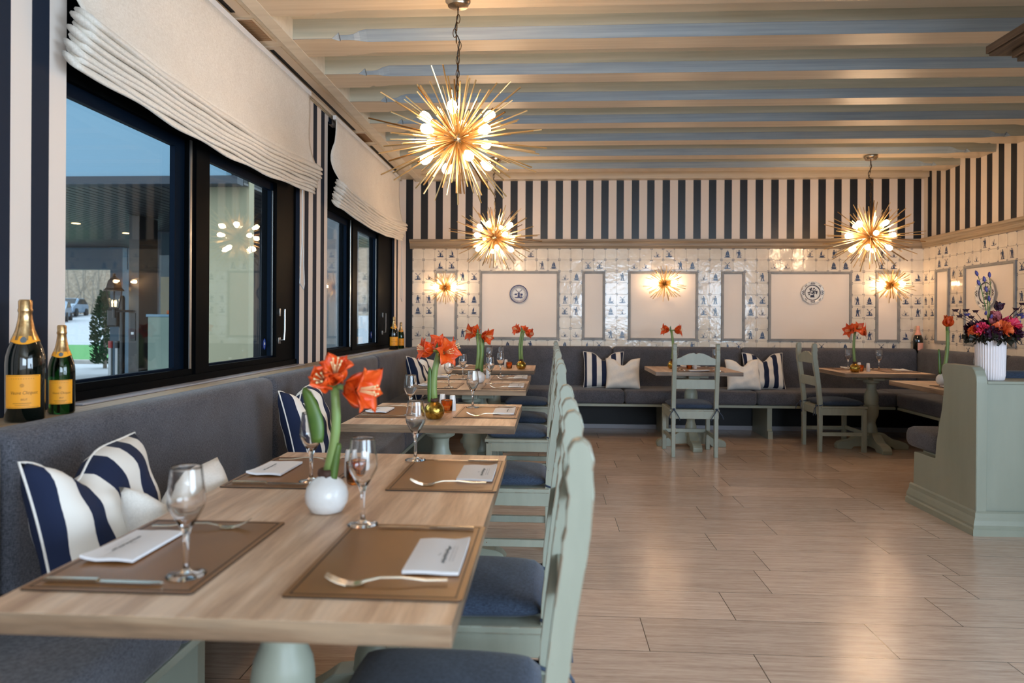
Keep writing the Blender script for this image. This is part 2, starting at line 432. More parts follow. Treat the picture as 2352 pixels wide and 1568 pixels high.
# slot diffusers in the soffit
for i,(y0,y1) in enumerate(((1.2,3.62),(4.05,5.9),(6.35,7.55))):
    t_ = thing('slot_diffuser', 'long narrow ceiling air slot, ' + ('nearest of three, above the large blind','middle of three, above the striped pier','farthest of three, above the small blind')[i], 'air vent', (-1.655,y0,2.8345), 0, 'air slots in the ceiling strip')
    m = MB(); L = y1-y0
    m.box(-.055,.055,0,L,-.004,0); m.build('frame','vent_white',t_)
    m = MB(); m.box(-.03,-.004,.04,L-.04,-.0055,-.0042); m.build('slot','black',t_)
for i,(y0,y1,lb) in enumerate(((3.66,3.98,'square grille vent between the first two ceiling slots'),(5.95,6.28,'square grille vent between the last two ceiling slots'))):
    t_ = thing('grille_vent', lb, 'air vent', (-1.655,y0,2.8345), 0, 'grille vents in the ceiling strip')
    m = MB(); m.box(-.055,.055,0,y1-y0,-.004,0); m.build('frame','vent_white',t_)
    m = MB(); 
    for k in range(24): m.box(-.042,.042,.02+k*(y1-y0-.04)/24,.02+(k+.45)*(y1-y0-.04)/24,-.0055,-.0042)
    m.build('grille','brass_dark',t_)
# curtain rail
m = MB()
for x in (-1.742,-1.727,-1.712): m.box(x-.006,x+.002,1.2,YB-.02,2.812,2.834,.001)
tag(m.build('curtain_rail','vent_white'), 'long white curtain rail fixed above the blinds', 'curtain rail')

# ceiling beams with chamfers ending in carved stops
def beam(y, i):
    xs = [-1.472,-1.245,-1.225,-1.205,-1.20,-1.155,-1.12,-1.09,-1.05]; cs = [0,0,.020,.036,.020,.020,.026,.042,.052]
    sec = list(zip(xs,cs)); W = XR-.002
    sec += [(W-(x+1.472), c) for x, c in reversed(sec)]
    m = MB(); y0, y1, zb = y-.052, y+.212, 2.81; rings = []
    for x, c in sec:
        c2 = max(c,.0015)
        pts = [(y0,ZC+.001),(y0,zb+c2),(y0+c2,zb),(y1-c2,zb),(y1,zb+c2),(y1,ZC+.001)]
        rings.append([m.v((x,p[0],p[1])) for p in pts])
    for a, b in zip(rings, rings[1:]):
        for k in range(5):
            m.mi = 1 if k in (1,3) else (2 if k == 2 else 0)
            m.face([a[k],a[k+1],b[k+1],b[k]])
    m.mi = 0; m.face(rings[0]); m.face(rings[-1][::-1])
    o = m.build('ceiling_beam', ['beam_paint','chamfer_paint','beam_underside'])
    return o
for i in range(-6, 8):
    y = 3.945+.566*i
    if i == 7: y = 7.90
    bo = beam(y, i) if i < 7 else None
    if i == 7:
        m = MB(); m.box(-1.472,XR-.002,7.86,YB-.001,2.81,ZC,.003); bo = m.build('ceiling_beam',['beam_underside'])
    bo.name = 'trim_%d' % (i+20); struct(bo, 'whitewashed ceiling beam')

# ---------------------------------------------------------------- Delft tile walls
T = .13; TX, TZ = -1.5893, 2.0395
def man(fl=1, v=0):
    s = [[(-.05,.27),(.05,.27),(.07,.36),(.0,.41),(-.06,.35)], [(-.1,.25),(.1,.25),(.13,0),(.08,-.04),(-.1,-.04),(-.13,.02)],
         [(-.1,-.04),(-.01,-.04),(-.05,-.32),(-.14,-.32)], [(.0,-.04),(.1,-.04),(.16,-.3),(.08,-.32)], [(.08,.22),(.25,.12+.1*v),(.24,.06+.1*v),(.06,.12)],
         [(.2,.34),(.23,.34),(.27,-.1),(.25,-.1)], [(-.25,-.32),(.25,-.32),(.2,-.36),(-.2,-.36)]]
    return [[(x*fl,y) for x,y in p] for p in s]
def ship(fl=1, v=0):
    s = [[(-.24,-.14),(.26,-.12),(.16,-.27),(-.16,-.27)], [(-.16,-.1),(-.02,-.1),(-.01,.3),(-.14,.12)], [(.02,-.1),(.18,-.1),(.12,.2),(.02,.34)],
         [(-.01,-.12),(.01,-.12),(.01,.38),(-.01,.38)], [(-.32,-.28),(.32,-.28),(.24,-.34),(-.26,-.33)]]
    if v: s = s[:1]+[s[1]]+s[3:]
    return [[(x*fl,y) for x,y in p] for p in s]
def mill(fl=1, v=0):
    s = [[(-.09,-.22),(.09,-.22),(.05,.1),(-.05,.1)], [(-.02,.1),(.02,.1),(.26,.3),(.22,.33)], [(-.02,.1),(.02,.1),(-.2,.34),(-.25,.3)],
         [(-.02,.1),(.02,.1),(.22,-.08),(.18,-.11)], [(-.02,.1),(.02,.1),(-.2,-.06),(-.23,-.02)], [(-.34,-.22),(.34,-.2),(.2,-.3),(-.24,-.3)], [(.14,-.2),(.22,-.2),(.2,-.1),(.15,-.1)]]
    return [[(x*fl,y) for x,y in p] for p in s]
def boat(fl=1, v=0):
    s = [[(-.34,-.2),(-.2,-.25),(.2,-.25),(.36,-.12),(.28,-.26),(.1,-.3),(-.22,-.29)], [(-.02,-.22),(.02,-.22),(.1,.18),(.07,.2)], [(-.12,.02),(-.09,.04),(.04,-.2),(.0,-.22)], [(-.1,-.14),(.08,-.14),(.06,-.22),(-.08,-.22)]]
    return [[(x*fl,y) for x,y in p] for p in s]
SHAPES = [man, ship, mill, boat]
def tile_wall(cells_w, holes, motifs, P, N, parent, rows=9):
    """P(u,z,d): wall point at u metres along, height z, d out of the wall"""
    m = MB(); k = MB(); rr = random.Random(3)
    m.mi = 1; m.poly([P(0,TZ,.001),P(cells_w*T,TZ,.001),P(cells_w*T,.88,.001),P(0,.88,.001)]); m.mi = 0
    def inhole(i,j): return any(a <= i < b and 2 <= j < 8 for a,b in holes)
    g = .0012
    for i in range(cells_w):
        for j in range(rows):
            if inhole(i,j): continue
            u0,u1,z1,z0 = i*T+g,(i+1)*T-g,TZ-j*T-g,TZ-(j+1)*T+g
            d = [.006+rr.uniform(-.0009,.0009) for _ in range(4)]
            vs = [m.v(P(u0,z0,d[0])),m.v(P(u1,z0,d[1])),m.v(P(u1,z1,d[2])),m.v(P(u0,z1,d[3]))]
            bs = [m.v(P(u,z,.001)) for u,z in ((u0-g*.6,z0-g*.6),(u1+g*.6,z0-g*.6),(u1+g*.6,z1+g*.6),(u0-g*.6,z1+g*.6))]
            m.face(vs)
            for q in range(4): m.face([bs[q],bs[(q+1)%4],vs[(q+1)%4],vs[q]])
    def poly(pts, cu, cz, s):
        k.poly([P(cu+x*s, cz+y*s, .0078) for x,y in pts])
    for (i,j) in motifs:
        f = SHAPES[(i*7+j*5+(i*j)%3)%4]; fl = rr.choice((-1,1)); v = rr.randint(0,1)
        for p in f(fl,v): poly(p, (i+.5)*T, TZ-(j+.5)*T, T*.92)
        for _ in range(7):    # loose brush strokes
            a, b, l = rr.uniform(-.24,.24), rr.uniform(-.3,.1), rr.uniform(.03,.1)
            poly([(a,b),(a+l,b+.01),(a+l*.8,b-.018),(a+.01,b-.02)], (i+.5)*T, TZ-(j+.5)*T, T*.92)
    for i in range(cells_w+1):
        for j in range(rows+1):
            if any(a < i < b and 2 < j < 8 for a,b in holes): continue
            for sx in (-1,1):
                for sz in (-1,1):
                    ci, cj = (i-1 if sx<0 else i), (j-1 if sz>0 else j)
                    if ci < 0 or ci >= cells_w or cj < 0 or cj >= rows or inhole(ci,cj): continue
                    if rr.random() < .12: continue
                    poly([(.025*sx,.03*sz),(.1*sx,.045*sz),(.115*sx,.085*sz),(.075*sx,.075*sz),(.06*sx,.115*sz),(.03*sx,.1*sz)], i*T, TZ-j*T, T)
    o = m.build('tiles', ['tile_glaze','grout'], parent, recalc=False)
    q = k.build('tile_painting', 'delft_blue', parent, recalc=False)
    return o, q
H_B = [(2,4),(6,13),(15,17),(19,25),(27,29),(31,38),(40,42)]
mot = [(2,0),(3,0),(9,0),(10,0),(21,0),(22,0),(27,0),(28,0),(34,0),(35,0),(36,0),(40,0),(41,0),
       (2,1),(3,1),(7,1),(8,1),(11,1),(12,1),(15,1),(16,1),(19,1),(20,1),(23,1),(24,1),(27,1),(31,1),(32,1),(36,1),(37,1),(40,1),(41,1),
       (8,8),(9,8),(10,8),(13,8),(15,8),(16,8),(19,8),(21,8),(24,8),(27,8),(28,8),(31,8),(35,8),(37,8),(40,8),(41,8)]
for a in (0,4,13,17,25,29,38,42):
    mot += [(a,4),(a+1,4),(a,5),(a+1,5),(a,7),(a+1,7)]
    mot += [(a,2),(a+1,2)] if a in (0,4,13,25,38) else [(a+1,2)]
wt = bpy.data.objects.new('wall_back_tiling', None); C.objects.link(wt); struct(wt, 'hand painted blue and white tiles on the back wall')
a_, b_ = tile_wall(44, H_B, mot, lambda u,z,d: (TX+u, YB-d, z), None, wt)
wr = bpy.data.objects.new('wall_right_tiling', None); C.objects.link(wr); struct(wr, 'hand painted blue and white tiles on the right wall')
H_R = [(2,4),(6,12),(14,20)]
motr = [(2,0),(3,0),(8,0),(9,0),(2,1),(3,1),(6,1),(7,1),(10,1),(11,1),(3,8),(6,8),(10,8)]
for a in (0,4,12): motr += [(a,r_) for r_ in (2,4,5,7)]+[(a+1,r_) for r_ in (2,4,5,7)]
tile_wall(24, H_R, motr, lambda u,z,d: (XR-d, YB-u, z), None, wr)
for nm in (a_, b_): pass

def wall_panel(u0, u1, P, label, grp):
    z0, z1, e = TZ-8*T, TZ-2*T, .026
    t_ = thing('wall_panel', label, 'wall panel', P(u0*T, z0, 0), 0, grp)
    inv = Matrix.Translation(-Vector(t_.location))
    m = MB(); m.T = inv
    a, b = u0*T, u1*T
    def bar(ua,ub,za,zb,d): 
        p, q = Vector(P(ua,za,.0)), Vector(P(ub,zb,d))
        m.box(min(p.x,q.x),max(p.x,q.x),min(p.y,q.y),max(p.y,q.y),min(p.z,q.z),max(p.z,q.z),.003)
    bar(a,a+e,z0,z1,.022); bar(b-e,b,z0,z1,.022); bar(a+e,b-e,z0,z0+e,.022); bar(a+e,b-e,z1-e,z1,.022)
    m.build('frame','panel_frame',t_)
    m = MB(); m.T = inv; bar(a+e,b-e,z0+e,z1-e,.008); m.build('panel_board','panel_white',t_)
    return t_
PB = lambda u,z,d: (TX+u, YB-d-.001, z)
PR = lambda u,z,d: (XR-d-.001, YB-u, z)
LB = ['narrow white panel behind the left wall lamp','wide white panel holding the round windmill plate','narrow white panel right of the windmill plate panel','square white panel behind the middle wall lamp',
      'narrow white panel left of the scalloped plate panel','wide white panel holding the scalloped flower plate','narrow white panel behind the right wall lamp in the corner']
for (a,b),l in zip(H_B,LB): wall_panel(a,b,PB,l,'white panels on the back wall')
for (a,b),l in zip(H_R,['narrow white panel on the right wall next to the corner','wide white panel with a plate on the right wall','white panel on the right wall nearest the viewer']): wall_panel(a,b,PR,l,'white panels on the right wall')
# picture-rail cornices
prof = [(0,2.035),(.03,2.035),(.036,2.045),(.03,2.055),(.042,2.065),(.046,2.09),(.062,2.105),(.075,2.112),(.08,2.125),(.08,2.138),(0,2.138)]
m = MB(); m.prism([(YB-d,z) for d,z in prof], 0, -1.615, XR-.001); struct(m.build('trim_5','trim_wood'), 'moulded wooden ledge above the back wall tiles')
m = MB(); m.prism([(XR-d,z) for d,z in prof], 1, 3.0, YB-.001); struct(m.build('trim_6','trim_wood_side'), 'moulded wooden ledge above the right wall tiles')

# plates
def plate(kind, label, loc, rot, rad):
    t_ = thing('decorative_plate', label, 'plate', loc, rot=rot, group='blue and white wall plates')
    n = 48
    rib = (lambda a: 1+.025*cos(a*10)) if kind == 'flower' else None
    m = MB(); m.lathe([(rad*.5,0),(rad*.62,-.004),(rad*.68,-.010),(rad,-.022),(rad*1.0,-.025),(rad*.97,-.026),(rad*.66,-.014),(rad*.6,-.008),(.001,-.007)], axis=1, seg=n, rib=rib)
    m.build('plate_body','plate_white',t_,smooth=True)
    m = MB(); d = -.0165; mm = 'plate_blue' if kind != 'flower' else 'plate_dark'
    def ring(r0,r1,y0,y1,n=48,a0=0,a1=2*pi):
        for k in range(n):
            A, B = a0+(a1-a0)*k/n, a0+(a1-a0)*(k+1)/n
            m.poly([(r0*cos(A),y0,r0*sin(A)),(r1*cos(A),y1,r1*sin(A)),(r1*cos(B),y1,r1*sin(B)),(r0*cos(B),y0,r0*sin(B))])
    rr = random.Random(5)
    if kind == 'mill':
        ring(rad*.88,rad*.985,-.0238,-.0275); ring(rad*.69,rad*.71,-.0155,-.0162)
        for k in range(36):
            a = 2*pi*k/36; r0 = rad*.8; m.poly([(r0*cos(a)+x*rad*.05,-.0222,r0*sin(a)+z*rad*.05) for x,z in ((-1,-1),(1,-.6),(.8,1),(-.7,.8))])
        s = rad*1.5
        for p in mill(1)+[[(-.3,-.08),(-.12,-.08),(-.12,.0),(-.2,.05),(-.3,0)],[(.12,-.12),(.3,-.1),(.28,.02),(.16,.04)]]:
            m.poly([(x*s,-.0095,y*s) for x,y in p])
        for k in range(22):
            a, b = rr.uniform(-.4,.4), rr.uniform(-.42,.42)
            if a*a+b*b > .17 or (abs(a)<.2 and b>-.1): continue
            m.poly([(x*rad*1.5,-.0095,y*rad*1.5) for x,y in ((a,b),(a+.08,b+.01),(a+.07,b-.015),(a+.01,b-.02))])
    else:
        ring(rad*.63,rad*.7,-.013,-.0168)
        for k in range(8):
            a = 2*pi*k/8+pi/2; r0 = rad*.86; big = 1 if k%2 == 0 else .6
            for q in range(5):
                b = a+(q-2)*.09*big; r1 = r0+rad*.05*(1 if q%2 else -1)*big
                m.poly([(r1*cos(b)+x*rad*.055*big,-.0245,r1*sin(b)+z*rad*.055*big) for x,z in ((-1,-.5),(0,-1),(1,-.3),(.7,1),(-.6,.8))])
        for k in range(64):
            a = 2*pi*k/64; r1 = rad*.965
            if k%3: m.poly([(r1*cos(a)+x*rad*.022,-.0268,r1*sin(a)+z*rad*.022) for x,z in ((-1,-1),(1,-.6),(.8,1),(-.7,.8))])
        for k in range(46):
            a, r1 = rr.uniform(0,2*pi), rad*.42*math.sqrt(rr.random())
            z = r1*sin(a)*.85+rad*.06
            m.poly([(r1*cos(a)+x*rad*.055,-.0092,z+y*rad*.055) for x,y in ((-1,-.6),(.2,-1),(1,.2),(.4,1),(-.8,.6))])
        m.poly([(x*rad,-.0093,y*rad) for x,y in ((-.2,-.42),(.2,-.42),(.12,-.2),(-.12,-.2))])
    m.build('painted_decoration',mm,t_,recalc=False)
plate('mill','round blue plate painted with a windmill, on the left wide panel',(-.36,YB-.012,1.518),(0,0,0),.105)
plate('flower','scalloped plate painted with a dark flower basket, on the right wide panel',(2.918,YB-.012,1.543),(0,0,0),.125)
plate('flower','oval-looking flower plate on the right wall behind the bouquet',(XR-.012,6.83,1.50),(0,0,RAD(-90)),.15)

# ---------------------------------------------------------------- windows
def window(n, y0, y1, m0, m1, r0, yh, lbl):
    root = bpy.data.objects.new('window_%d' % n, None); C.objects.link(root); struct(root, lbl)
    XA, XB_ = -1.875, -1.775
    m = MB()
    m.box(XA,XB_,y0,y0+.03,ZS,ZH); m.box(XA,XB_,r0,y1,ZS,ZH); m.box(XA,XB_,y0+.03,r0,ZS,.975)
    m.box(XA,XB_,m0,m1,.975,2.10); m.box(XA,XB_,y0+.03,r0,2.10,ZH)
    m.box(XB_,XB_+.012,y0,y1,ZS,.945); m.box(XB_,XB_+.01,m0+.05,m0+.10,.945,2.1)
    m.build('window_frame','black_frame',root)
    m = MB()   # sash profiles
    for a, b in ((y0+.03,m0),(m1,r0)):
        st = .088 if (b == m0 and n == 1) else .03
        m.box(-1.825,-1.80,b-st,b,.985,2.05); m.box(-1.825,-1.80,a,b,.975,.985); m.box(-1.825,-1.80,a,b,2.05,2.10)
    m.build('sash','blue_frame',root)
    m = MB(); m.box(XB_,XB_+.005,m0-.001,m0+.018,.975,2.1); m.box(-1.80,-1.794,r0-.018,r0-.004,.985,2.05); m.build('seal_strip','steel',root)
    for a, b in ((y0+.03,m0),(m1,r0)):
        m = MB(); m.box(-1.838,-1.832,a,b,.975,2.1); m.build('pane','pane',root)
    m = MB()
    m.box(XB_,XB_+.006,yh-.02,yh+.02,1.06,1.10,.001); m.tube([(XB_+.004,yh,1.08),(XB_+.035,yh,1.085),(XB_+.035,yh+.01,1.15),(XB_+.035,yh+.01,1.285)], .006, 8)
    m.box(XB_,XB_+.008,yh-.008,yh+.012,1.24,1.29,.001)
    m.build('window_handle','steel',root, smooth=True)
    m = MB(); m.T = Matrix.Translation((-1.8315,r0-.05,1.06)) @ Matrix.Diagonal((1,.8,1.6,1)); m.lathe([(.022,0),(.022,.001)], axis=0, seg=20)
    sk = m.build('sticker','sticker_blue',root)
    m = MB(); m.box(-1.8303,-1.830,r0-.062,r0-.058,1.035,1.085); m.box(-1.8303,-1.830,r0-.056,r0-.042,1.055,1.07); m.build('sticker_mark','white_plastic',sk)
    return root
window(1,*W1,3.34,3.545,4.44,4.485,'large dark framed window beside the first tables')
window(2,*W2,6.10,6.34,7.12,7.30,'smaller-looking dark framed window near the corner')
m = MB(); m.box(-1.775,-1.695,W1[0]+.02,W1[1]-.02,.9035,.911,.002); m.box(-1.775,-1.695,W2[0]+.02,W2[1]-.02,.9035,.911,.002)
struct(m.build('trim_7','sill_stone'),'grey stone window sill')
m = MB(); m.box(-1.75,-1.588,YF+.3,YB-.14,.875,.903,.003); struct(m.build('trim_8','trim_wood_side'),'wooden ledge behind the left bench')

# Roman blinds
def blind(y0, y1, lbl, first):
    t_ = thing('roman_blind', lbl, 'blind', (-1.69,y0,2.80), 0, 'cream roman blinds')
    L = y1-y0; rr = random.Random(11 if first else 12)
    def sag(u): return -.055*sin(pi*u)**.8 if 0 < u < 1 else 0
    # upper cloth: from rail down to stack
    ph = [rr.uniform(0,6) for _ in range(9)]
    def cloth(u, v):
        z = -.02-.49*v + sag(u)*v
        x = .006+.012*sin(v*5+ph[0])*v + .035*(v**5) + .003*sin(u*L*9+ph[1])*v
        if u < .05: x -= .035*(1-u/.05)*sin(pi*min(1,max(0,(v-.35)/.65)))
        return (x, u*L+.012*sin(v*7+ph[2])*(1 if u>.5 else -1)*(abs(u-.5)*2)**8, z)
    m = MB(); m.grid(cloth, 60, 14)
    o = m.build('cloth','linen',t_,smooth='all'); sol = o.modifiers.new('s','SOLIDIFY'); sol.thickness = .003
    # stack of folds
    m = MB()
    nf = 8
    for k in range(nf):
        def fold(u, v, k=k):
            a = v*2*pi
            wob = .006*sin(u*L*(5+k)+ph[k])+.004*sin(u*L*13+ph[(k+2)%6])
            cx = .056-.0065*k+.003*sin(u*7+k); cz = -.515-.0205*k+sag(u)+wob*.6 - (.02*(abs(u-.5)*2)**10)*(k/nf)
            ex, ez = .044-.002*k, .0185
            return (cx+ex*cos(a)+.0, u*L-.02*(k%2)*(1-u)+.018*(k%3)*u, cz+ez*sin(a)-.026*cos(a))
        g0 = [[None]]
        nu, nv = 60, 12
        g = [[m.v(fold(i/nu, j/nv)) for j in range(nv)] for i in range(nu+1)]
        for i in range(nu):
            for j in range(nv): m.face([g[i][j],g[i+1][j],g[i+1][(j+1)%nv],g[i][(j+1)%nv]])
        m.face(g[0]); m.face(g[-1][::-1])
    m.build('fold_stack','linen',t_,smooth='all')
    m = MB(); m.box(-.012,.014,-.01,L+.01,-.02,.012,.002); m.build('head_rail','white_plastic',t_)
    m = MB(); pts = []
    yy = L-.20 if first else L+.02
    zt, zb = -.60, -1.38
    for k in range(41):
        a = k/40
        w_ = .033*(sin(pi*min(1,(a*2 if a<.5 else (1-a)*2)*1.0)) if False else 1)
        if a < .5: q = a*2; pts.append((.03, yy-(.004+.042*max(0,(q-.6)/.4)**.7*(1-max(0,(q-.97)/.03)*.4)), zt+(zb-zt)*q))
        else: q = (1-a)*2; pts.append((.03, yy+(.004+.042*max(0,(q-.6)/.4)**.7*(1-max(0,(q-.97)/.03)*.4)), zt+(zb-zt)*q))
    m.tube(pts, .0035, 6)
    m.build('pull_cord','cord_white',t_)
    return t_
blind(2.365,4.79,'large cream roman blind over the nearer window',True)
blind(5.37,7.70,'cream roman blind over the farther window',False)

# ---------------------------------------------------------------- benches
def cushion_block(m, x0,x1,y0,y1,z0,z1, r=.04):
    m.box(x0,x1,y0,y1,z0,z1); 
    es = list({e for f in m.b.faces[-6:] for e in f.edges}) if False else None
def soft_box(name, x0,x1,y0,y1,z0,z1, parent, r=.045, mat='bench_fabric', top_slope=0):
    m = MB(); m.box(x0,x1,y0,y1,z0,z1)
    if top_slope:
        pass
    bmesh.ops.bevel(m.b, geom=list(m.b.edges), offset=r, segments=4, affect='EDGES', profile=.5)
    return m.build(name, mat, parent, smooth='all')
ZSEAT = .485
# left bench
lb = thing('banquette_bench','long charcoal upholstered bench running under the left windows','bench',(-1.45,0,0))
O = -Vector(lb.location)
def sb(name,x0,x1,y0,y1,z0,z1,par,off,r=.04,mat='bench_fabric'): return soft_box(name,x0+off.x,x1+off.x,y0+off.y,y1+off.y,z0+off.z,z1+off.z,par,r,mat)
seams = [-1.2,.3,1.80,3.62,5.86,7.835]
for a,b in zip(seams,seams[1:]):
    sb('back_cushion',-1.585,-1.45,a+.001,b-.001,.44,.915,lb,O,.045)
ss = [-1.2,1.80,4.6,7.31]
for a,b in zip(ss,ss[1:]):
    sb('seat_cushion',-1.52,-.955,a+.001,b-.001,.345,ZSEAT,lb,O,.035)
m = MB(); m.T = Matrix.Translation(O); m.box(-1.72,-.97,-1.2,7.31,.32,.345,.003); m.build('seat_board','sage_plain',lb)
for y in (.2,2.1,4.5,6.4):
    m = MB(); m.T = Matrix.Translation(O); m.prism([(-1.7,0),(-1.04,0),(-1.04,.06),(-1.07,.08),(-1.07,.32),(-1.7,.32)],1,y-.022,y+.022); m.build('support','sage_plain',lb)
# back bench
bb = thing('banquette_bench','long charcoal upholstered bench against the tiled back wall','bench',(1.3,7.85,0)); O = -Vector(bb.location)
for a,b in zip([-1.44,.70,2.12],[.70,2.12,4.01]):
    sb('back_cushion',a+.001,b-.001,7.84,7.965,.44,.932,bb,O,.045)
sl = [-1.0,.78,2.14,3.55]
for a,b in zip(sl,sl[1:]): sb('seat_cushion',a+.001,b-.001,7.32,7.87,.352,.495,bb,O,.035)
sb('seat_cushion',-1.44,-1.002,7.32,7.87,.352,.495,bb,O,.035)
m = MB(); m.T = Matrix.Translation(O); m.box(-1.44,3.53,7.335,7.92,.325,.352,.003); m.build('seat_board','sage_plain',bb)
for x in (-.6,1.222,2.285):
    m = MB(); m.T = Matrix.Translation(O); m.prism([(7.37,0),(7.93,0),(7.93,.325),(7.40,.325),(7.40,.10),(7.39,.085),(7.37,.08)],0,x-.024,x+.024); m.build('support','sage_plain',bb)
# right bench
rb = thing('banquette_bench','brown-grey upholstered bench along the right wall','bench',(4.0,6.5,0)); O = -Vector(rb.location)
for a,b in ((4.9,6.4),(6.4,7.96)): sb('back_cushion',4.012,4.12,a+.001,b-.001,.44,.932,rb,O,.045)
for a,b in ((4.9,6.3),(6.3,7.318)): sb('seat_cushion',3.52,4.05,a+.001,b-.001,.352,.495,rb,O,.035)
sb('seat_cushion',3.552,4.05,7.32,7.83,.352,.495,rb,O,.035)
m = MB(); m.T = Matrix.Translation(O); m.box(3.535,4.1,4.9,7.315,.325,.352,.003); m.build('seat_board','sage_plain',rb)
for y in (5.2,6.62):
    m = MB(); m.T = Matrix.Translation(O); m.box(3.58,4.1,y-.024,y+.024,0,.325,.003); m.build('support','sage_plain',rb)

# ---------------------------------------------------------------- tables
def table(x0,x1,y0,y1,label,ped=None,grp='oak topped pedestal tables'):
    cx, cy = (x0+x1)/2, (y0+y1)/2
    t_ = thing('dining_table', label, 'table', (cx,cy,0), 0, grp)
    hx, hy = (x1-x0)/2, (y1-y0)/2
    m = MB(); m.box(-hx,hx,-hy,hy,.714,.75,.0015)
    o = m.build('table_top',['oak_top','oak_edge','oak_edge_side'],t_)
    for p in o.data.polygons:
        n = p.normal
        p.material_index = 0 if abs(n.z) > .5 else (1 if abs(n.y) > .5 else 2)
    for (px,py) in (ped or [(0,0)]):
        m = MB(); m.T = Matrix.Translation((px,py,0))
        m.T = m.T @ Matrix.Diagonal((.74,.74,1,1)); m.lathe([(.10,.10),(.105,.135),(.075,.16),(.07,.2),(.06,.225),(.05,.25),(.058,.28),(.083,.32),(.088,.36),(.086,.40),(.09,.405),(.09,.42),(.084,.425),(.086,.50),(.08,.53),(.06,.565),(.055,.60),(.06,.625),(.095,.64),(.1,.655),(.1,.67)], seg=28)
        m.build('pedestal','sage_plain',t_,smooth=True)
        m = MB(); m.T = Matrix.Translation((px,py,0)); m.box(-.16,.16,-.055,.055,.665,.713,.006); m.box(-.055,.055,-.16,.16,.668,.7125,.006); m.build('top_bracket','sage_plain',t_)
        for k in range(4):
            m = MB(); m.T = Matrix.Translation((px,py,0)) @ Matrix.Rotation(k*pi/2,4,'Z')
            m.prism([(.03,.03),(.18,.03),(.2,0),(.33,0),(.335,.035),(.315,.06),(.28,.075),(.2,.085),(.15,.12),(.11,.15),(.03,.16)],1,-.043,.043)
            bmesh.ops.bevel(m.b, geom=list(m.b.edges), offset=.004, segments=1, affect='EDGES')
            m.build('foot','sage_plain',t_)
    return t_
TABS = dict(
 T1=table(-.93,-.15,1.077,2.436,'long oak table nearest the viewer, set for four',[(0,-.36),(0,.36)]),
 T2=table(-.945,-.155,3.11,3.91,'square oak table with the golden bulb, second in the left row'),
 T3=table(-.955,-.16,4.68,5.94,'oak table with the white bulb, third in the left row',[(0,-.33),(0,.33)]),
 T4=table(-.955,-.146,6.513,7.29,'oak table at the far end of the left row, by the corner'),
 B1=table(.978,1.777,6.52,7.30,'square oak table in the middle of the back bench'),
 B2=table(2.70,3.50,6.54,7.30,'oak table at the right end of the back bench'),
 TR=table(2.735,3.49,4.96,5.80,'oak table partly hidden behind the green settle end'))

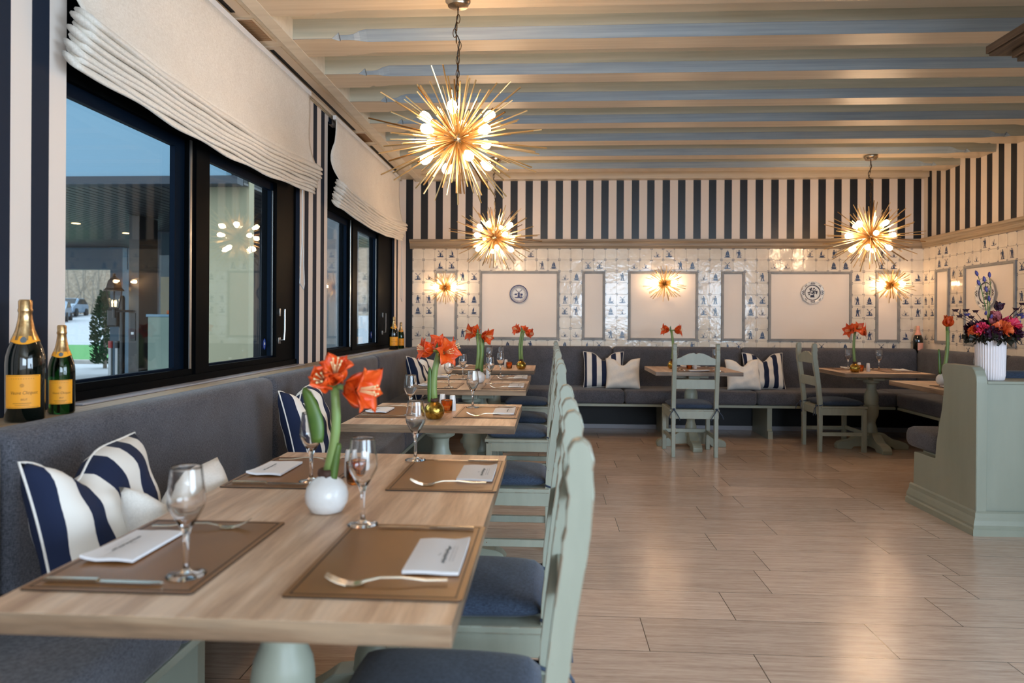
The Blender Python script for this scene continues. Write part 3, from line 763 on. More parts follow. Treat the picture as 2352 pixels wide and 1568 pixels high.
# ---------------------------------------------------------------- chairs (local: back at y=0, seat towards +y)
def make_chair():
    t_ = thing('dining_chair','x','chair')
    for s in (-1,1):
        # rear leg running up into the raked back post, scalloped on its front edge
        F = [(-.002,0),(.0,.42),(-.004,.50),(-.030,.72),(-.046,.82),(-.043,.845),(-.053,.865),(-.050,.90),(-.058,.925),(-.048,.955),(-.058,.975),(-.052,1.0),(-.062,1.018),(-.078,1.022),(-.092,1.012),(-.099,.985),(-.094,.955),(-.099,.93),(-.094,.86),(-.068,.70),(-.044,.50),(-.040,.42),(-.036,0)]
        m = MB(); m.prism([(y+.02,z) for y,z in F], 0, s*.189-.0175, s*.189+.0175)
        bmesh.ops.bevel(m.b, geom=list(m.b.edges), offset=.0025, segments=1, affect='EDGES')
        m.build('back_post','sage',t_)
        m = MB(); m.box(s*.205-.019,s*.205+.019,.385,.423,0,.40,.003); m.build('leg','sage',t_)
        m = MB(); m.box(s*.2-.011,s*.2+.011,.0,.40,.15,.185,.002); m.build('stretcher','sage',t_)
    m = MB(); m.box(-.19,.19,.398,.416,.16,.195,.002); m.build('stretcher','sage',t_)
    m = MB()
    m.box(-.19,.19,-.012,.012,.345,.415,.002); m.box(-.2,.2,.392,.416,.345,.41,.002)
    for s in (-1,1): m.box(s*.203-.011,s*.203+.011,0,.41,.345,.41,.002)
    m.box(-.222,.222,.0,.432,.408,.428,.004); m.build('seat_frame','sage',t_)
    def cy(z): return -.0-.008-.055*max(0,(z-.45)/.45)
    m = MB(); pts = [(-.172,.83),(-.172,.885),(-.145,.893),(-.11,.912),(-.06,.933),(-.02,.938),(0,.926),(.02,.938),(.06,.933),(.11,.912),(.145,.893),(.172,.885),(.172,.83)]
    m.T = Matrix.Translation((0,-.052,0)); m.prism([(x,z) for x,z in pts],1,-.009,.009); m.build('crest_rail','sage',t_)
    m = MB(); m.T = Matrix.Translation((0,-.028,0)); m.box(-.172,.172,-.008,.008,.615,.70,.002); m.build('back_slat','sage',t_)
    # cushion
    def cu(u, v):
        a, b = u*2-1, v*2-1
        ax = math.copysign(abs(a)**.8, a); w_ = .198+.012*v
        return a*w_*(1-.02*b*b), .012+v*.41, 0
    m = MB(); n = 14; top = {}; bot = {}
    for i in range(n+1):
        for j in range(n+1):
            x,y,_ = cu(i/n,j/n); a,b = abs(i/n*2-1), abs(j/n*2-1)
            e = max(0,1-a**8)*max(0,1-b**8); h = .026*(e**.5)+.022*(1-a*a)*(1-b*b)
            cr = 1-.035*(a*b)**4; x*=cr; y = .215+(y-.215)*cr
            top[i,j] = m.v((x,y,.452+h*.9)); 
            bot[i,j] = top[i,j] if (i in (0,n) or j in (0,n)) else m.v((x,y,.452-.024*(e**.5)))
    for i in range(n):
        for j in range(n):
            m.face([top[i,j],top[i+1,j],top[i+1,j+1],top[i,j+1]]); m.face([bot[i,j],bot[i,j+1],bot[i+1,j+1],bot[i+1,j]])
    c_ = m.build('seat_cushion','cushion_fabric',t_,smooth='all')
    for s in (-1,1):
        m = MB(); x = s*.189
        m.tube([(x+s*-.02,.03,.45),(x-s*.024,-.0,.44),(x-.0,-.032,.432),(x+s*.024,-.005,.435),(x+s*.024,.02,.445)], .0045, 6)
        m.tube([(x,-.032,.432),(x-s*.02,-.045,.40),(x-s*.045,-.04,.36),(x-s*.05,-.042,.335)], .004, 6)
        m.tube([(x,-.032,.432),(x+s*.02,-.05,.41),(x+s*.04,-.06,.385),(x+s*.052,-.062,.35)], .004, 6)
        m.ball((x,-.035,.432),.011,8)
        m.build('tie','cushion_fabric',c_,smooth='all')
    return t_
ch0 = make_chair()
CH = [((-.002,1.40),90,'sage green ladder-back chair nearest the viewer at the long table'),
      ((-.002,2.03),90,'sage green ladder-back chair at the far half of the long nearest table'),
      ((.0,3.51),90,'sage green ladder-back chair at the table with the golden bulb'),
      ((.0,4.86),90,'sage green ladder-back chair at the near half of the third left table'),
      ((.0,5.53),90,'sage green ladder-back chair at the far half of the third left table'),
      ((.0,6.64),90,'sage green ladder-back chair at the farthest table of the left row'),
      ((1.298,6.34),0,'green ladder-back chair seen from behind at the middle back table'),
      ((2.53,6.90),-88,'green ladder-back chair seen from the side at the right back table')]
for i,((x,y),rz,l) in enumerate(CH):
    o = ch0 if i == 0 else dup(ch0)
    o.location = (x,y,0); o.rotation_euler = (0,0,RAD(rz)); o['label'] = l
    o['group'] = 'chairs on the aisle side of the left tables' if i < 6 else 'chairs at the back tables'

# ---------------------------------------------------------------- table settings
def rounded(x0,x1,y0,y1,r,n=4):
    pts = []
    for cx,cy,a0 in ((x1-r,y1-r,0),(x0+r,y1-r,90),(x0+r,y0+r,180),(x1-r,y0+r,270)):
        for k in range(n+1):
            a = RAD(a0+90*k/n); pts.append((cx+r*cos(a),cy+r*sin(a)))
    return pts
def make_mat():
    t_ = thing('placemat','x','placemat')
    m = MB(); m.prism([(x,y) for x,y in rounded(-.155,.155,-.212,.212,.008)],2,0,.003)
    o = m.build('leather_sheet',['leather_edge','leather'],t_)
    for p in o.data.polygons: p.material_index = 1 if p.normal.z > .9 else 0
    m = MB()
    for a,b in ((-.143,.143),):
        for y in (-.2,.2): m.box(-.145,.145,y-.0012,y+.0012,.003,.0036)
        for x in (-.143,.143): m.box(x-.0012,x+.0012,-.2,.2,.003,.0036)
    m.build('stitching','leather_edge',t_); return t_
def make_napkin():
    t_ = thing('napkin','x','napkin')
    def f(u,v,dz=0): 
        return ((u-.5)*.105, (v-.5)*.185, .0015+dz+.0035*max(0,sin(u*pi*1.3+.3))*(.4+.6*v)+.008*(u**4)*(v**3))
    m = MB(); n1,n2 = 10,12
    T_ = [[m.v(f(i/n1,j/n2,.006)) for j in range(n2+1)] for i in range(n1+1)]; B_ = [[m.v(f(i/n1,j/n2,0)) for j in range(n2+1)] for i in range(n1+1)]
    for i in range(n1):
        for j in range(n2): m.face([T_[i][j],T_[i+1][j],T_[i+1][j+1],T_[i][j+1]]); m.face([B_[i][j],B_[i][j+1],B_[i+1][j+1],B_[i+1][j]])
    for i in range(n1): m.face([T_[i][0],B_[i][0],B_[i+1][0],T_[i+1][0]]); m.face([T_[i][n2],T_[i+1][n2],B_[i+1][n2],B_[i][n2]])
    for j in range(n2): m.face([T_[0][j],T_[0][j+1],B_[0][j+1],B_[0][j]]); m.face([T_[n1][j],B_[n1][j],B_[n1][j+1],T_[n1][j+1]])
    o = m.build('folded_cloth','napkin',t_,smooth=True)
    # printed script line and two small lines
    m = MB(); rr = random.Random(2)
    def mark(u0,v0,u1,v1,wd):
        a, b = Vector(f(u0,v0,.0068)), Vector(f(u1,v1,.0068)); d = (b-a); n = Vector((-d.y,d.x,0)).normalized()*wd
        m.poly([a-n,a+n,b+n,b-n])
    v = .24; up = .66
    while v < .76:
        dv = rr.uniform(.008,.02); hu = rr.uniform(.02,.05)
        mark(up,v,up+(hu if rr.random()<.5 else -hu),v+dv*.5,.0009); mark(up-.004,v,up+.004,v+dv,.0011); v += dv
    for uu,wd in ((.76,.0004),(.82,.00035)):
        v = .3
        while v < .74:
            d = rr.uniform(.01,.03); mark(uu,v,uu,v+d,wd); v += d+.012
    mark(.52,.44,.56,.52,.0006)
    m.build('printed_script','print_grey',t_,recalc=False)
    return t_
def make_knife():
    t_ = thing('table_knife','x','knife')
    m = MB(); n = 12
    m.prism([(-.1,-.006),(-.02,-.0045),(.0,-.0055),(.0,.0055),(-.02,.0045),(-.1,.006)],2,.001,.008)   # handle
    bmesh.ops.bevel(m.b, geom=list(m.b.edges), offset=.0015, segments=2, affect='EDGES'); m.build('handle','silver',t_,smooth=True)
    m = MB(); m.prism([(.0,-.005),(.02,-.007),(.09,-.008),(.115,-.004),(.118,.0),(.11,.004),(.02,.0045),(.0,.0045)],2,.003,.0045); m.build('blade','silver',t_)
    t_.scale = (1,1,1); return t_
def make_fork():
    t_ = thing('table_fork','x','fork')
    m = MB(); P = [(-.1,.006),(-.06,.006),(-.02,.011),(.02,.011),(.045,.006)]; W_ = [.0045,.004,.0025,.0022,.004]
    def strip(P,W_,th):
        prev = None
        for (x,z),w_ in zip(P,W_):
            q = [m.v((x,-w_,z)),m.v((x,w_,z)),m.v((x,w_*.8,z+th)),m.v((x,-w_*.8,z+th))]
            if prev:
                for k in range(4): m.face([prev[k],prev[(k+1)%4],q[(k+1)%4],q[k]])
            else: m.face(q[::-1])
            prev = q
        m.face(prev)
    strip(P,W_,.0025); m.build('handle','silver',t_)
    m = MB(); strip([(.045,.006),(.052,.003),(.065,.001),(.078,.002)],[.004,.010,.0115,.0115],.0018)
    for k in range(4):
        y = -.0096+.0064*k; T0 = m.T; m.T = Matrix.Translation((0,y,0)); strip([(.078,.002),(.092,.006),(.105,.012),(.115,.018)],[.0018,.0017,.0014,.0007],.0016); m.T = T0
    m.build('tines','silver',t_); return t_
def make_glass():
    t_ = thing('drinking_glass','x','glass')
    prof = [(.0345,0),(.035,.0015),(.030,.0035),(.012,.006),(.0065,.010),(.0048,.025),(.0046,.05),(.0055,.072),(.009,.085),(.020,.104),(.0315,.126),(.0335,.136),(.0325,.15),(.0295,.172),(.0268,.196),(.0265,.199),(.0258,.199),(.0262,.195),(.0288,.171),(.0317,.15),(.0325,.136),(.0305,.1275),(.019,.107),(.009,.0905),(.001,.0875)]
    m = MB(); m.lathe([(.0005,0)]+prof, seg=40, cap=False); m.build('glass_body','glass_clear',t_,smooth='all'); return t_
def make_salt():
    t_ = thing('salt_shaker','x','salt shaker')
    m = MB(); m.lathe([(.017,0),(.0185,.003),(.0165,.05),(.014,.075),(.0125,.08),(.001,.082)],seg=20); m.build('shaker_body','wax_white',t_,smooth=True)
    m = MB(); 
    for k in range(5): m.ball((.006*cos(k*1.256),.006*sin(k*1.256),.0815),.0012,6)
    m.build('holes','black',t_); return t_
def make_candle():
    t_ = thing('candle_holder','x','candle holder')
    m = MB(); m.lathe([(.022,0),(.026,.004),(.028,.02),(.029,.06),(.030,.063),(.028,.063),(.027,.058),(.025,.008),(.001,.006)],seg=32,cap=False,rib=lambda a:1+.03*cos(a*16)); m.build('cup','amber_glass',t_,smooth='all')
    m = MB(); m.lathe([(.019,.0065),(.019,.025),(.001,.026)],seg=16); m.build('tealight','wax_white',t_,smooth=True); return t_
mat0, nap0, kn0, fk0, gl0, sa0, ca0 = make_mat(), make_napkin(), make_knife(), make_fork(), make_glass(), make_salt(), make_candle()
used = set()
def put(proto, loc, rz, label, group):
    if proto.name in used: o = dup(proto)
    else: o = proto; used.add(proto.name)
    o.location = loc; o.rotation_euler = (0,0,rz); o['label'] = label; o['group'] = group; return o
ZT = .7505
def setting(cx, cy, side, where, glass=None, knife_y=None):
    """side=+1: guest sits at +X (aisle), -1: on the bench side"""
    put(mat0,(cx,cy,ZT),0 if side>0 else pi,'brown leather placemat '+where,'leather placemats')
    zt = ZT+.0037
    put(nap0,(cx+side*.082,cy+side*-.01,zt),0 if side>0 else pi,'folded white printed napkin '+where,'printed napkins')
    put(kn0,(cx+side*.012+.02*side,cy+side*.178,zt),pi if side>0 else 0,'silver knife '+where,'table knives')
    put(fk0,(cx+side*.02,cy-side*.148,zt),pi+RAD(6) if side>0 else RAD(6),'silver fork '+where,'table forks')
    if glass: put(gl0,(glass[0],glass[1],zt),0,'stemmed tasting glass '+where,'stemmed glasses')
xr, xl = -.300, -.765
setting(xr,1.375,1,'at the near aisle seat of the nearest table',(-.427,1.58))
setting(xr,2.120,1,'at the far aisle seat of the nearest table',(-.448,2.315))
setting(-.765,1.375,-1,'at the near bench seat of the nearest table',(-.664,1.245))
setting(-.770,2.120,-1,'at the far bench seat of the nearest table',(-.69,1.99))
setting(-.312,3.555,1,'at the aisle seat of the golden bulb table',(-.412,3.72))
setting(-.785,3.525,-1,'at the bench seat of the golden bulb table',(-.681,3.385))
setting(-.318,4.945,1,'at the near aisle seat of the third table',(-.44,5.10))
setting(-.318,5.66,1,'at the far aisle seat of the third table',(-.411,5.80))
setting(-.79,4.945,-1,'at the near bench seat of the third table',(-.699,4.80))
setting(-.79,5.66,-1,'at the far bench seat of the third table',(-.689,5.50))
setting(-.79,6.90,-1,'at the bench seat of the farthest left table',(-.60,6.86))
put(gl0,(-.62,7.18,ZT),0,'stemmed glass at the rear edge of the farthest left table','stemmed glasses')
put(gl0,(-.50,7.10,ZT),0,'stemmed glass beside the amber cup on the farthest left table','stemmed glasses')
# back tables: guests face each other along Y
def setting_y(cx, cy, side, where, glass=None):
    r = pi/2 if side > 0 else -pi/2      # side>0: guest at +Y (bench)
    put(mat0,(cx,cy,ZT),r,'brown leather placemat '+where,'leather placemats'); zt = ZT+.0037
    put(nap0,(cx+side*.01,cy+side*.082,zt),r,'folded white printed napkin '+where,'printed napkins')
    put(kn0,(cx-side*.178,cy+side*.03,zt),r+pi,'silver knife '+where,'table knives')
    put(fk0,(cx+side*.148,cy+side*.02,zt),r+pi,'silver fork '+where,'table forks')
    if glass: put(gl0,(glass[0],glass[1],zt),0,'stemmed tasting glass '+where,'stemmed glasses')
setting_y(1.40,6.70,-1,'before the chair at the middle back table',(1.60,6.86))
setting_y(1.42,7.13,1,'on the bench side of the middle back table',(1.262,7.10))
setting_y(3.02,7.12,1,'at the left bench seat of the right back table',(2.955,7.10))
setting(3.30,6.92,1,'at the right side of the right back table',None)
put(gl0,(3.235,7.06,ZT),0,'right of the two glasses on the right back table','stemmed glasses')
setting(3.30,5.36,1,'on the table behind the green settle end',(3.30,5.58))
setting(2.98,5.16,-1,'near the front edge of the table behind the settle',None)
SA = [(-.60,2.075,'behind the white bulb on the nearest table, left one'),(-.545,2.045,'behind the white bulb on the nearest table, right one'),
      (-.565,3.66,'behind the amber cup on the golden bulb table, left one'),(-.505,3.61,'behind the amber cup on the golden bulb table, right one'),
      (-.50,5.62,'behind the white bulb on the third table'),(-.435,6.90,'behind the amber cup on the farthest left table'),
      (2.975,6.90,'left one beside the golden bulb on the right back table'),(3.015,6.80,'right one beside the golden bulb on the right back table'),
      (1.42,6.93,'on the middle back table seen between the chair posts')]
for x,y,l in SA: put(sa0,(x,y,ZT),0,'small white shaker '+l,'salt and pepper shakers')
CA = [(-.555,1.985,'beside the white bulb on the nearest table'),(-.525,3.545,'beside the golden bulb on the second table'),(-.395,6.76,'on the farthest left table'),(2.945,6.80,'beside the golden bulb on the right back table'),(1.36,6.90,'on the middle back table behind the chair')]
for x,y,l in CA: put(ca0,(x,y,ZT),0,'amber ribbed glass candle cup '+l,'amber candle cups')

# ---------------------------------------------------------------- amaryllis in waxed bulbs
def flower_mesh(m, M4, L=.085, open_=1.0, seed=0, n=6):
    rr = random.Random(seed); T0 = m.T
    for k in range(n):
        a = 2*pi*k/n + rr.uniform(-.12,.12); Lk = L*(1.0 if k%2 else .92)*rr.uniform(.95,1.06)
        wd = Lk*(.43 if k%2 else .34)
        tw = rr.uniform(-.25,.25)
        m.T = T0 @ M4 @ Matrix.Rotation(a,4,'Z')
        def f(u,v):
            s_ = u; w_ = wd*(sin(pi*min(1,s_*.93+.07)**.75))**.8*(1 if s_<.985 else .4)
            x = .006+Lk*(.10*s_+.62*open_*s_**2.1); z = Lk*(.98*s_-.38*open_*s_**3)
            t_ = (v*2-1); y = t_*w_
            return (x - .25*w_*t_*t_*(1-s_*.6)+.006*sin(t_*5+s_*7+k), y+tw*w_*s_*.3, z + .12*w_*t_*t_)
        m.grid(f, 9, 6)
    m.T = T0
def stamens(m, M4, L):
    T0 = m.T; m.T = T0 @ M4
    for k in range(6):
        a = 2*pi*k/6+.3; p = [(.002*cos(a),.002*sin(a),.01),(.006*cos(a),.006*sin(a)-.002,L*.5),(.012*cos(a),.012*sin(a)-.004,L*.82)]
        m.tube(p,.0011,5); m.ball(p[-1],.0028,6)
    m.T = T0
def amaryllis(loc, label, bulb, height, flowers, leaves, lean=(0,0), seed=1, bulb_r=.047, stem_r=.0125, stems=1, scale_f=1.0):
    t_ = thing('amaryllis', label, 'flower', loc, 0, 'amaryllis in waxed bulbs')
    mt = 'wax_gold' if bulb == 'gold' else 'wax_white'; r = bulb_r; bh = r*1.75
    m = MB(); m.lathe([(r*.45,0),(r*.75,r*.1),(r*.97,r*.5),(r,r*.85),(r*.93,r*1.2),(r*.7,r*1.5),(r*.42,r*1.68),(r*.36,bh)],seg=28); m.build('waxed_bulb',mt,t_,smooth='all')
    m = MB(); m.lathe([(r*.37,bh-.004),(r*.4,bh+.006),(r*.36,bh+.016),(r*.2,bh+.01)],seg=14,rib=lambda a:1+.12*cos(a*5)); m.build('bulb_neck','bulb_skin',t_,smooth='all')
    top = Vector((lean[0],lean[1],height)); base = Vector((0,0,bh))
    ps = [base.lerp(top, k/6)+Vector((.012*sin(k/6*pi)*(1 if seed%2 else -1),0,0)) for k in range(7)]
    sts = []
    for s in range(stems):
        m = MB(); off = Vector(((s-.5*(stems-1))*stem_r*1.9,0,0)); m.tube([p+off for p in ps],[stem_r*(1-.15*k/6) for k in range(7)],12); sts.append(m.build('stem','stem_green',t_,smooth='all'))
    for i,(az,el,op,sz) in enumerate(flowers):
        d = Vector((sin(RAD(az))*cos(RAD(el)), -cos(RAD(az))*cos(RAD(el)), sin(RAD(el))))
        q = d.to_track_quat('Z','Y').to_matrix().to_4x4(); L = sz*scale_f
        mid = top+d*.032
        M4 = Matrix.Translation(mid) @ q @ Matrix.Rotation(seed+i,4,'Z')
        m = MB(); m.tube([top,top.lerp(mid,.6)+Vector((0,0,.004)),mid,mid+d*.012],[.006,.006,.0075,.009],8)
        m.build('flower_stalk','stem_green',t_,smooth='all')
        m = MB(); flower_mesh(m, M4, L, op, seed*10+i)
        fo = m.build('blossom','amaryllis_red',t_,smooth='all',recalc=False); so = fo.modifiers.new('s','SOLIDIFY'); so.thickness=.0008
        m = MB(); stamens(m, M4, L); m.build('stamens','stamen',fo,smooth='all')
    m = MB(); m.poly([top+Vector((-.012,0,-.008)),top+Vector((-.016,-.004,.03)),top+Vector((-.006,-.002,.05)),top+Vector((.004,0,0))]); 
    so = m.build('spathe','leaf_green',t_).modifiers.new('s','SOLIDIFY'); so.thickness=.001
    for (x0,h0,h1,wd,lx) in leaves:
        def f(u,v):
            ww = wd*(.35+.65*sin(pi*min(1,.15+u*.85))**.7)*(1 if u<.97 else .35); t2 = v*2-1
            return (x0+lx*u*u+t2*ww, -.012+.006*t2*t2+.006*u, h0+(h1-h0)*u)
        m = MB(); m.grid(f,12,4); lo = m.build('leaf','leaf_green',t_,smooth='all',recalc=False); s2 = lo.modifiers.new('s','SOLIDIFY'); s2.thickness=.003
    return t_
bh = .082
amaryllis((-.545,1.685,ZT),'orange-red amaryllis in a white waxed bulb on the nearest table','white',.305,[(-10,22,.22,.070),(74,-2,.75,.100),(20,42,.45,.080)],[(-.022,bh+.09,.305,.018,-.034),(.018,bh,.17,.010,.012)],(.018,0),1,.052,.0125)
amaryllis((-.549,3.30,ZT),'orange-red amaryllis with wide blooms in a golden bulb, second table','gold',.315,[(-62,14,.8,.092),(40,4,.95,.100),(-170,30,.7,.085),(100,20,.7,.085)],[(-.022,bh,.245,.009,.0)],(.02,0),2,.048,.0165)
amaryllis((-.536,5.206,ZT),'twin-stemmed amaryllis in a white bulb on the third table','white',.36,[(-52,12,.95,.095),(60,-8,.85,.10),(-150,20,.7,.08)],[(.03,bh,.36,.008,.012)],(.004,0),3,.052,.014,2)
amaryllis((-.275,6.68,ZT),'amaryllis in a golden bulb on the farthest left table','gold',.36,[(-55,18,.9,.085),(70,-10,.7,.09),(170,20,.7,.07)],[],(.012,0),4,.047,.011,2)
amaryllis((1.20,6.93,ZT),'amaryllis in a golden bulb on the middle back table','gold',.375,[(-70,8,.85,.09),(68,6,.9,.095),(-140,10,.6,.07)],[],(-.012,0),5,.047,.013)
amaryllis((2.85,6.70,ZT),'amaryllis in a golden bulb on the right back table','gold',.385,[(-65,5,1.0,.095),(62,2,1.0,.1),(0,22,1.0,.09),(180,20,.6,.08)],[],(.0,0),6,.047,.013)
amaryllis((2.955,5.42,ZT),'half-closed amaryllis bud in a white bulb beside the green settle','white',.41,[(20,82,.16,.085),(-30,78,.1,.085)],[(-.030,bh,.27,.010,-.006),(-.005,bh,.155,.009,.0)],(.028,0),7,.050,.0135)

# ---------------------------------------------------------------- champagne bottles
def text_mesh(s, size):
    cu = bpy.data.curves.new('t','FONT'); cu.body = s; cu.size = size; cu.align_x = 'CENTER'; cu.align_y='CENTER'; cu.resolution_u = 3
    o = bpy.data.objects.new('t',cu); C.objects.link(o); bpy.context.view_layer.update()
    me = bpy.data.meshes.new_from_object(o.evaluated_get(bpy.context.evaluated_depsgraph_get())); bpy.data.objects.remove(o); return me
def bottle(loc, label, r, h, face_deg, glass='bottle_dark', detail=True, pink=False):
    """face_deg: direction the label faces (0 = -Y), turned about Z"""
    t_ = thing('champagne_bottle', label, 'bottle', loc, RAD(face_deg), 'champagne bottles')
    m = MB(); k = h
    m.lathe([(r*.3,.004),(r*.9,0),(r,.006),(r,h*.47),(r*.97,h*.53),(r*.86,h*.60),(r*.66,h*.67),(r*.47,h*.74),(r*.36,h*.82),(r*.30,h*.90),(r*.30,h*.96)],seg=36)
    m.build('bottle_body',glass,t_,smooth='all')
    m = MB(); m.lathe([(r*.70,h*.668),(r*.485,h*.748),(r*.375,h*.83),(r*.33,h*.89),(r*.36,h*.90),(r*.375,h*.915),(r*.34,h*.93),(r*.35,h*.985),(r*.29,h),(.001,h*1.003)],seg=24,rib=lambda a:1+.02*cos(a*9)); m.build('foil','foil' if not pink else 'label_pink',t_,smooth=True)
    def wrap(a, z, rr): return (rr*sin(a), -rr*cos(a), z)
    la = .95
    z0, z1 = h*.115, h*.385
    m = MB(); m.grid(lambda u,v: wrap((u*2-1)*la, z0+(z1-z0)*v, r+.0006), 24, 1); m.build('label','label_gold' if not pink else 'label_pink',t_,smooth='all',recalc=False)
    if pink: return t_
    m = MB()
    def fr(v): 
        return h*.665 if v < 1e-6 else h*.72
    def rad_at(z):
        P = [(h*.60,.86),(h*.67,.66),(h*.74,.47)]
        for (a,ra),(b,rb_) in zip(P,P[1:]):
            if z <= b: return r*(ra+(rb_-ra)*(z-a)/(b-a))
        return r*.47
    def nk(u,v):
        a = (u*2-1)*1.9; zl = h*(.645-.012*cos(a*2.5)); z = zl+(h*.70-zl)*v
        return wrap(a,z,rad_at(z)+.0016)
    m.grid(nk,30,4); m.build('neck_label','label_gold',t_,smooth='all',recalc=False)
    m = MB(); zc = h*.67; rc = rad_at(zc)+.003
    m.grid(lambda u,v: wrap(.02+cos(u*2*pi)*.28*v*.8, zc+sin(u*2*pi)*r*.17*v, rad_at(zc+sin(u*2*pi)*r*.17*v)+.0028), 16, 2); m.build('seal','print_grey',t_,recalc=False)
    if detail:
        m = MB(); rl = r+.0011
        for s_, size, zz, it in (('Veuve Clicquot', r*.215, .24, True),('BRUT', r*.13, .185, False)):
            me = text_mesh(s_, size)
            for p in me.polygons:
                pts = [me.vertices[i].co for i in p.vertices]
                try: m.poly([wrap((q.x+(q.y*.25 if it else 0))/r+.1, h*zz+q.y*1.25, rl) for q in pts])
                except Exception: pass
            bpy.data.meshes.remove(me)
        def line(a0,a1,zz,th): m.grid(lambda u,v: wrap(a0+(a1-a0)*u, h*zz+th*(v-.5), rl), 12, 1)
        line(-.45,.45,.155,.0012); line(-.35,.35,.14,.001); line(-.85,.85,.376,.0008); line(-.85,.85,.124,.0008)
        for a0 in [x*.12-.55 for x in range(10)]: line(a0,a0+.05,.355,.0012)
        for k in range(8):
            a = k*pi/4; m.grid(lambda u,v: wrap((cos(a)*(.03+.09*u)+.02*(v-.5)*-sin(a)), h*.30+r*(sin(a)*(.03+.09*u)+.02*(v-.5)*cos(a)), rl), 2, 1)
        m.build('lettering','label_print',t_,recalc=False)
    return t_
bottle((-1.63,2.085,.904),'large champagne bottle with yellow label at the left edge',.0535,.375,30)
bottle((-1.635,2.255,.904),'smaller champagne bottle with yellow label near the window',.0395,.295,30,'bottle_green')
bottle((-1.655,7.32,.904),'taller yellow-label champagne bottle in the far window corner',.05,.345,14)
bottle((-1.63,7.56,.904),'shorter yellow-label champagne bottle in the far window corner',.037,.285,14,'bottle_green')
bottle((4.035,7.90,.88),'dark champagne bottle with pink foil in the right corner',.05,.30,25,'bottle_dark',False,True)

# ---------------------------------------------------------------- scatter cushions
def pillow(loc, rot, w_, h_, mat, label, th=.085, notch=.16, nx=0.0, seed=0, pipe=True):
    t_ = thing('throw_pillow', label, 'pillow', loc, rot=rot, group='throw pillows on the benches')
    n = 22; m = MB(); rr = random.Random(seed); F = {}; B_ = {}; rim = []
    ph = rr.uniform(0,6)
    for i in range(n+1):
        for j in range(n+1):
            a, b = i/n*2-1, j/n*2-1
            pinch = 1-.07*(1-a*a)*abs(b)**3; pinch2 = 1-.07*(1-b*b)*abs(a)**3
            x = a*w_/2*pinch2; z = b*h_/2*pinch
            if b > 0: z -= notch*h_*(b**1.5)*math.exp(-((a-nx)/.33)**2)
            e = ((1-a**6)*(1-b**6)); e = max(e,0)
            d = th*(e**.62)*(.72+.28*(1-a*a)*(1-b*b))
            d *= 1-.45*math.exp(-((a-nx)/.26)**2)*max(0,b)**1.2
            d += .0045*sin(a*9+b*5+ph)*e+.004*sin(a*4-b*11+ph)*e
            F[i,j] = m.v((x,-d,z)); edge = i in (0,n) or j in (0,n)
            B_[i,j] = F[i,j] if edge else m.v((x,d*.8,z))
            if edge: rim.append((i,j,(x,-d,z)))
    for i in range(n):
        for j in range(n):
            m.face([F[i,j],F[i+1,j],F[i+1,j+1],F[i,j+1]]); m.face([B_[i,j],B_[i,j+1],B_[i+1,j+1],B_[i+1,j]])
    m.build('pillow_cover', mat, t_, smooth='all')
    if pipe:
        R1 = [p for i,j,p in rim]; 
        loop = [dict(((i,j),p) for i,j,p in rim)[k] for k in [(i,0) for i in range(n)]+[(n,j) for j in range(n)]+[(i,n) for i in range(n,0,-1)]+[(0,j) for j in range(n,0,-1)]]
        m = MB(); m.tube(loop,.0035,6,closed=True); m.build('piping','pillow_white',t_,smooth='all')
    return t_
def lean(yaw, tilt): return (RAD(-tilt), 0, RAD(yaw))
stp = 'pillow_stripe'
pillow((-1.205,1.82,.660),lean(88,14),.44,.45,stp,'large navy and white striped pillow nearest the viewer',.095,.17,-.30,seed=1)
pillow((-1.03,1.935,.61),lean(80,15),.40,.37,'pillow_white','plain white pillow in front of the nearest striped pillow',.08,.20,-.35,seed=2,pipe=False)
pillow((-1.235,3.49,.675),lean(88,14),.45,.42,stp,'striped pillow on the left bench beside the golden bulb table',.09,.2,-.25,seed=3)
pillow((-1.215,6.47,.685),lean(82,14),.46,.42,stp,'striped pillow on the left bench near the corner',.085,.2,seed=4)
pillow((-1.07,6.80,.665),lean(62,14),.44,.38,'pillow_white','white pillow leaning before the striped one near the corner',.08,.2,seed=5,pipe=False)
pillow((.585,7.66,.685),lean(0,14),.44,.40,stp,'striped pillow on the back bench, left of its white companion',.08,.22,seed=6)
pillow((.78,7.53,.655),lean(-4,16),.37,.34,'pillow_white','white pillow in the middle of the back bench, left pair',.075,.22,seed=7,pipe=False)
pillow((2.30,7.66,.685),lean(4,14),.44,.40,stp,'striped pillow on the back bench, right of the white one',.08,.22,seed=8)
pillow((2.045,7.53,.655),lean(5,16),.37,.34,'pillow_white','white pillow on the back bench beside the chair at the middle table',.075,.22,seed=9,pipe=False)

# ---------------------------------------------------------------- starburst lamps
def unit_cyl(name, r0, seg, mat, r1=None):
    m = MB(); m.lathe([(r0,0),(r1 or r0,1)],seg=seg); o = m.build(name,mat,None,smooth=True); me = o.data; bpy.data.objects.remove(o); return me
SPIKE = unit_cyl('spike',.0038,6,'brass'); SPIKE2 = unit_cyl('spike',.0038,6,'brass_dark')
def bulb_mesh():
    m = MB(); m.lathe([(.011,0),(.013,.01),(.018,.022),(.0225,.035),(.0228,.046),(.0205,.058),(.013,.067),(.001,.070)],seg=16); o = m.build('bulb','bulb',None,smooth='all'); me = o.data; bpy.data.objects.remove(o); return me
def socket_mesh():
    m = MB(); m.lathe([(.013,-.06),(.0145,-.055),(.0145,.004),(.012,.006)],seg=16); o = m.build('socket','brass',None,smooth=True); me = o.data; bpy.data.objects.remove(o); return me
BM, SM = bulb_mesh(), socket_mesh()
def place_dir(o, p, d, s=1):
    q = d.to_track_quat('Z','Y'); o.matrix_local = Matrix.LocRotScale(p, q, Vector((1,1,s)))
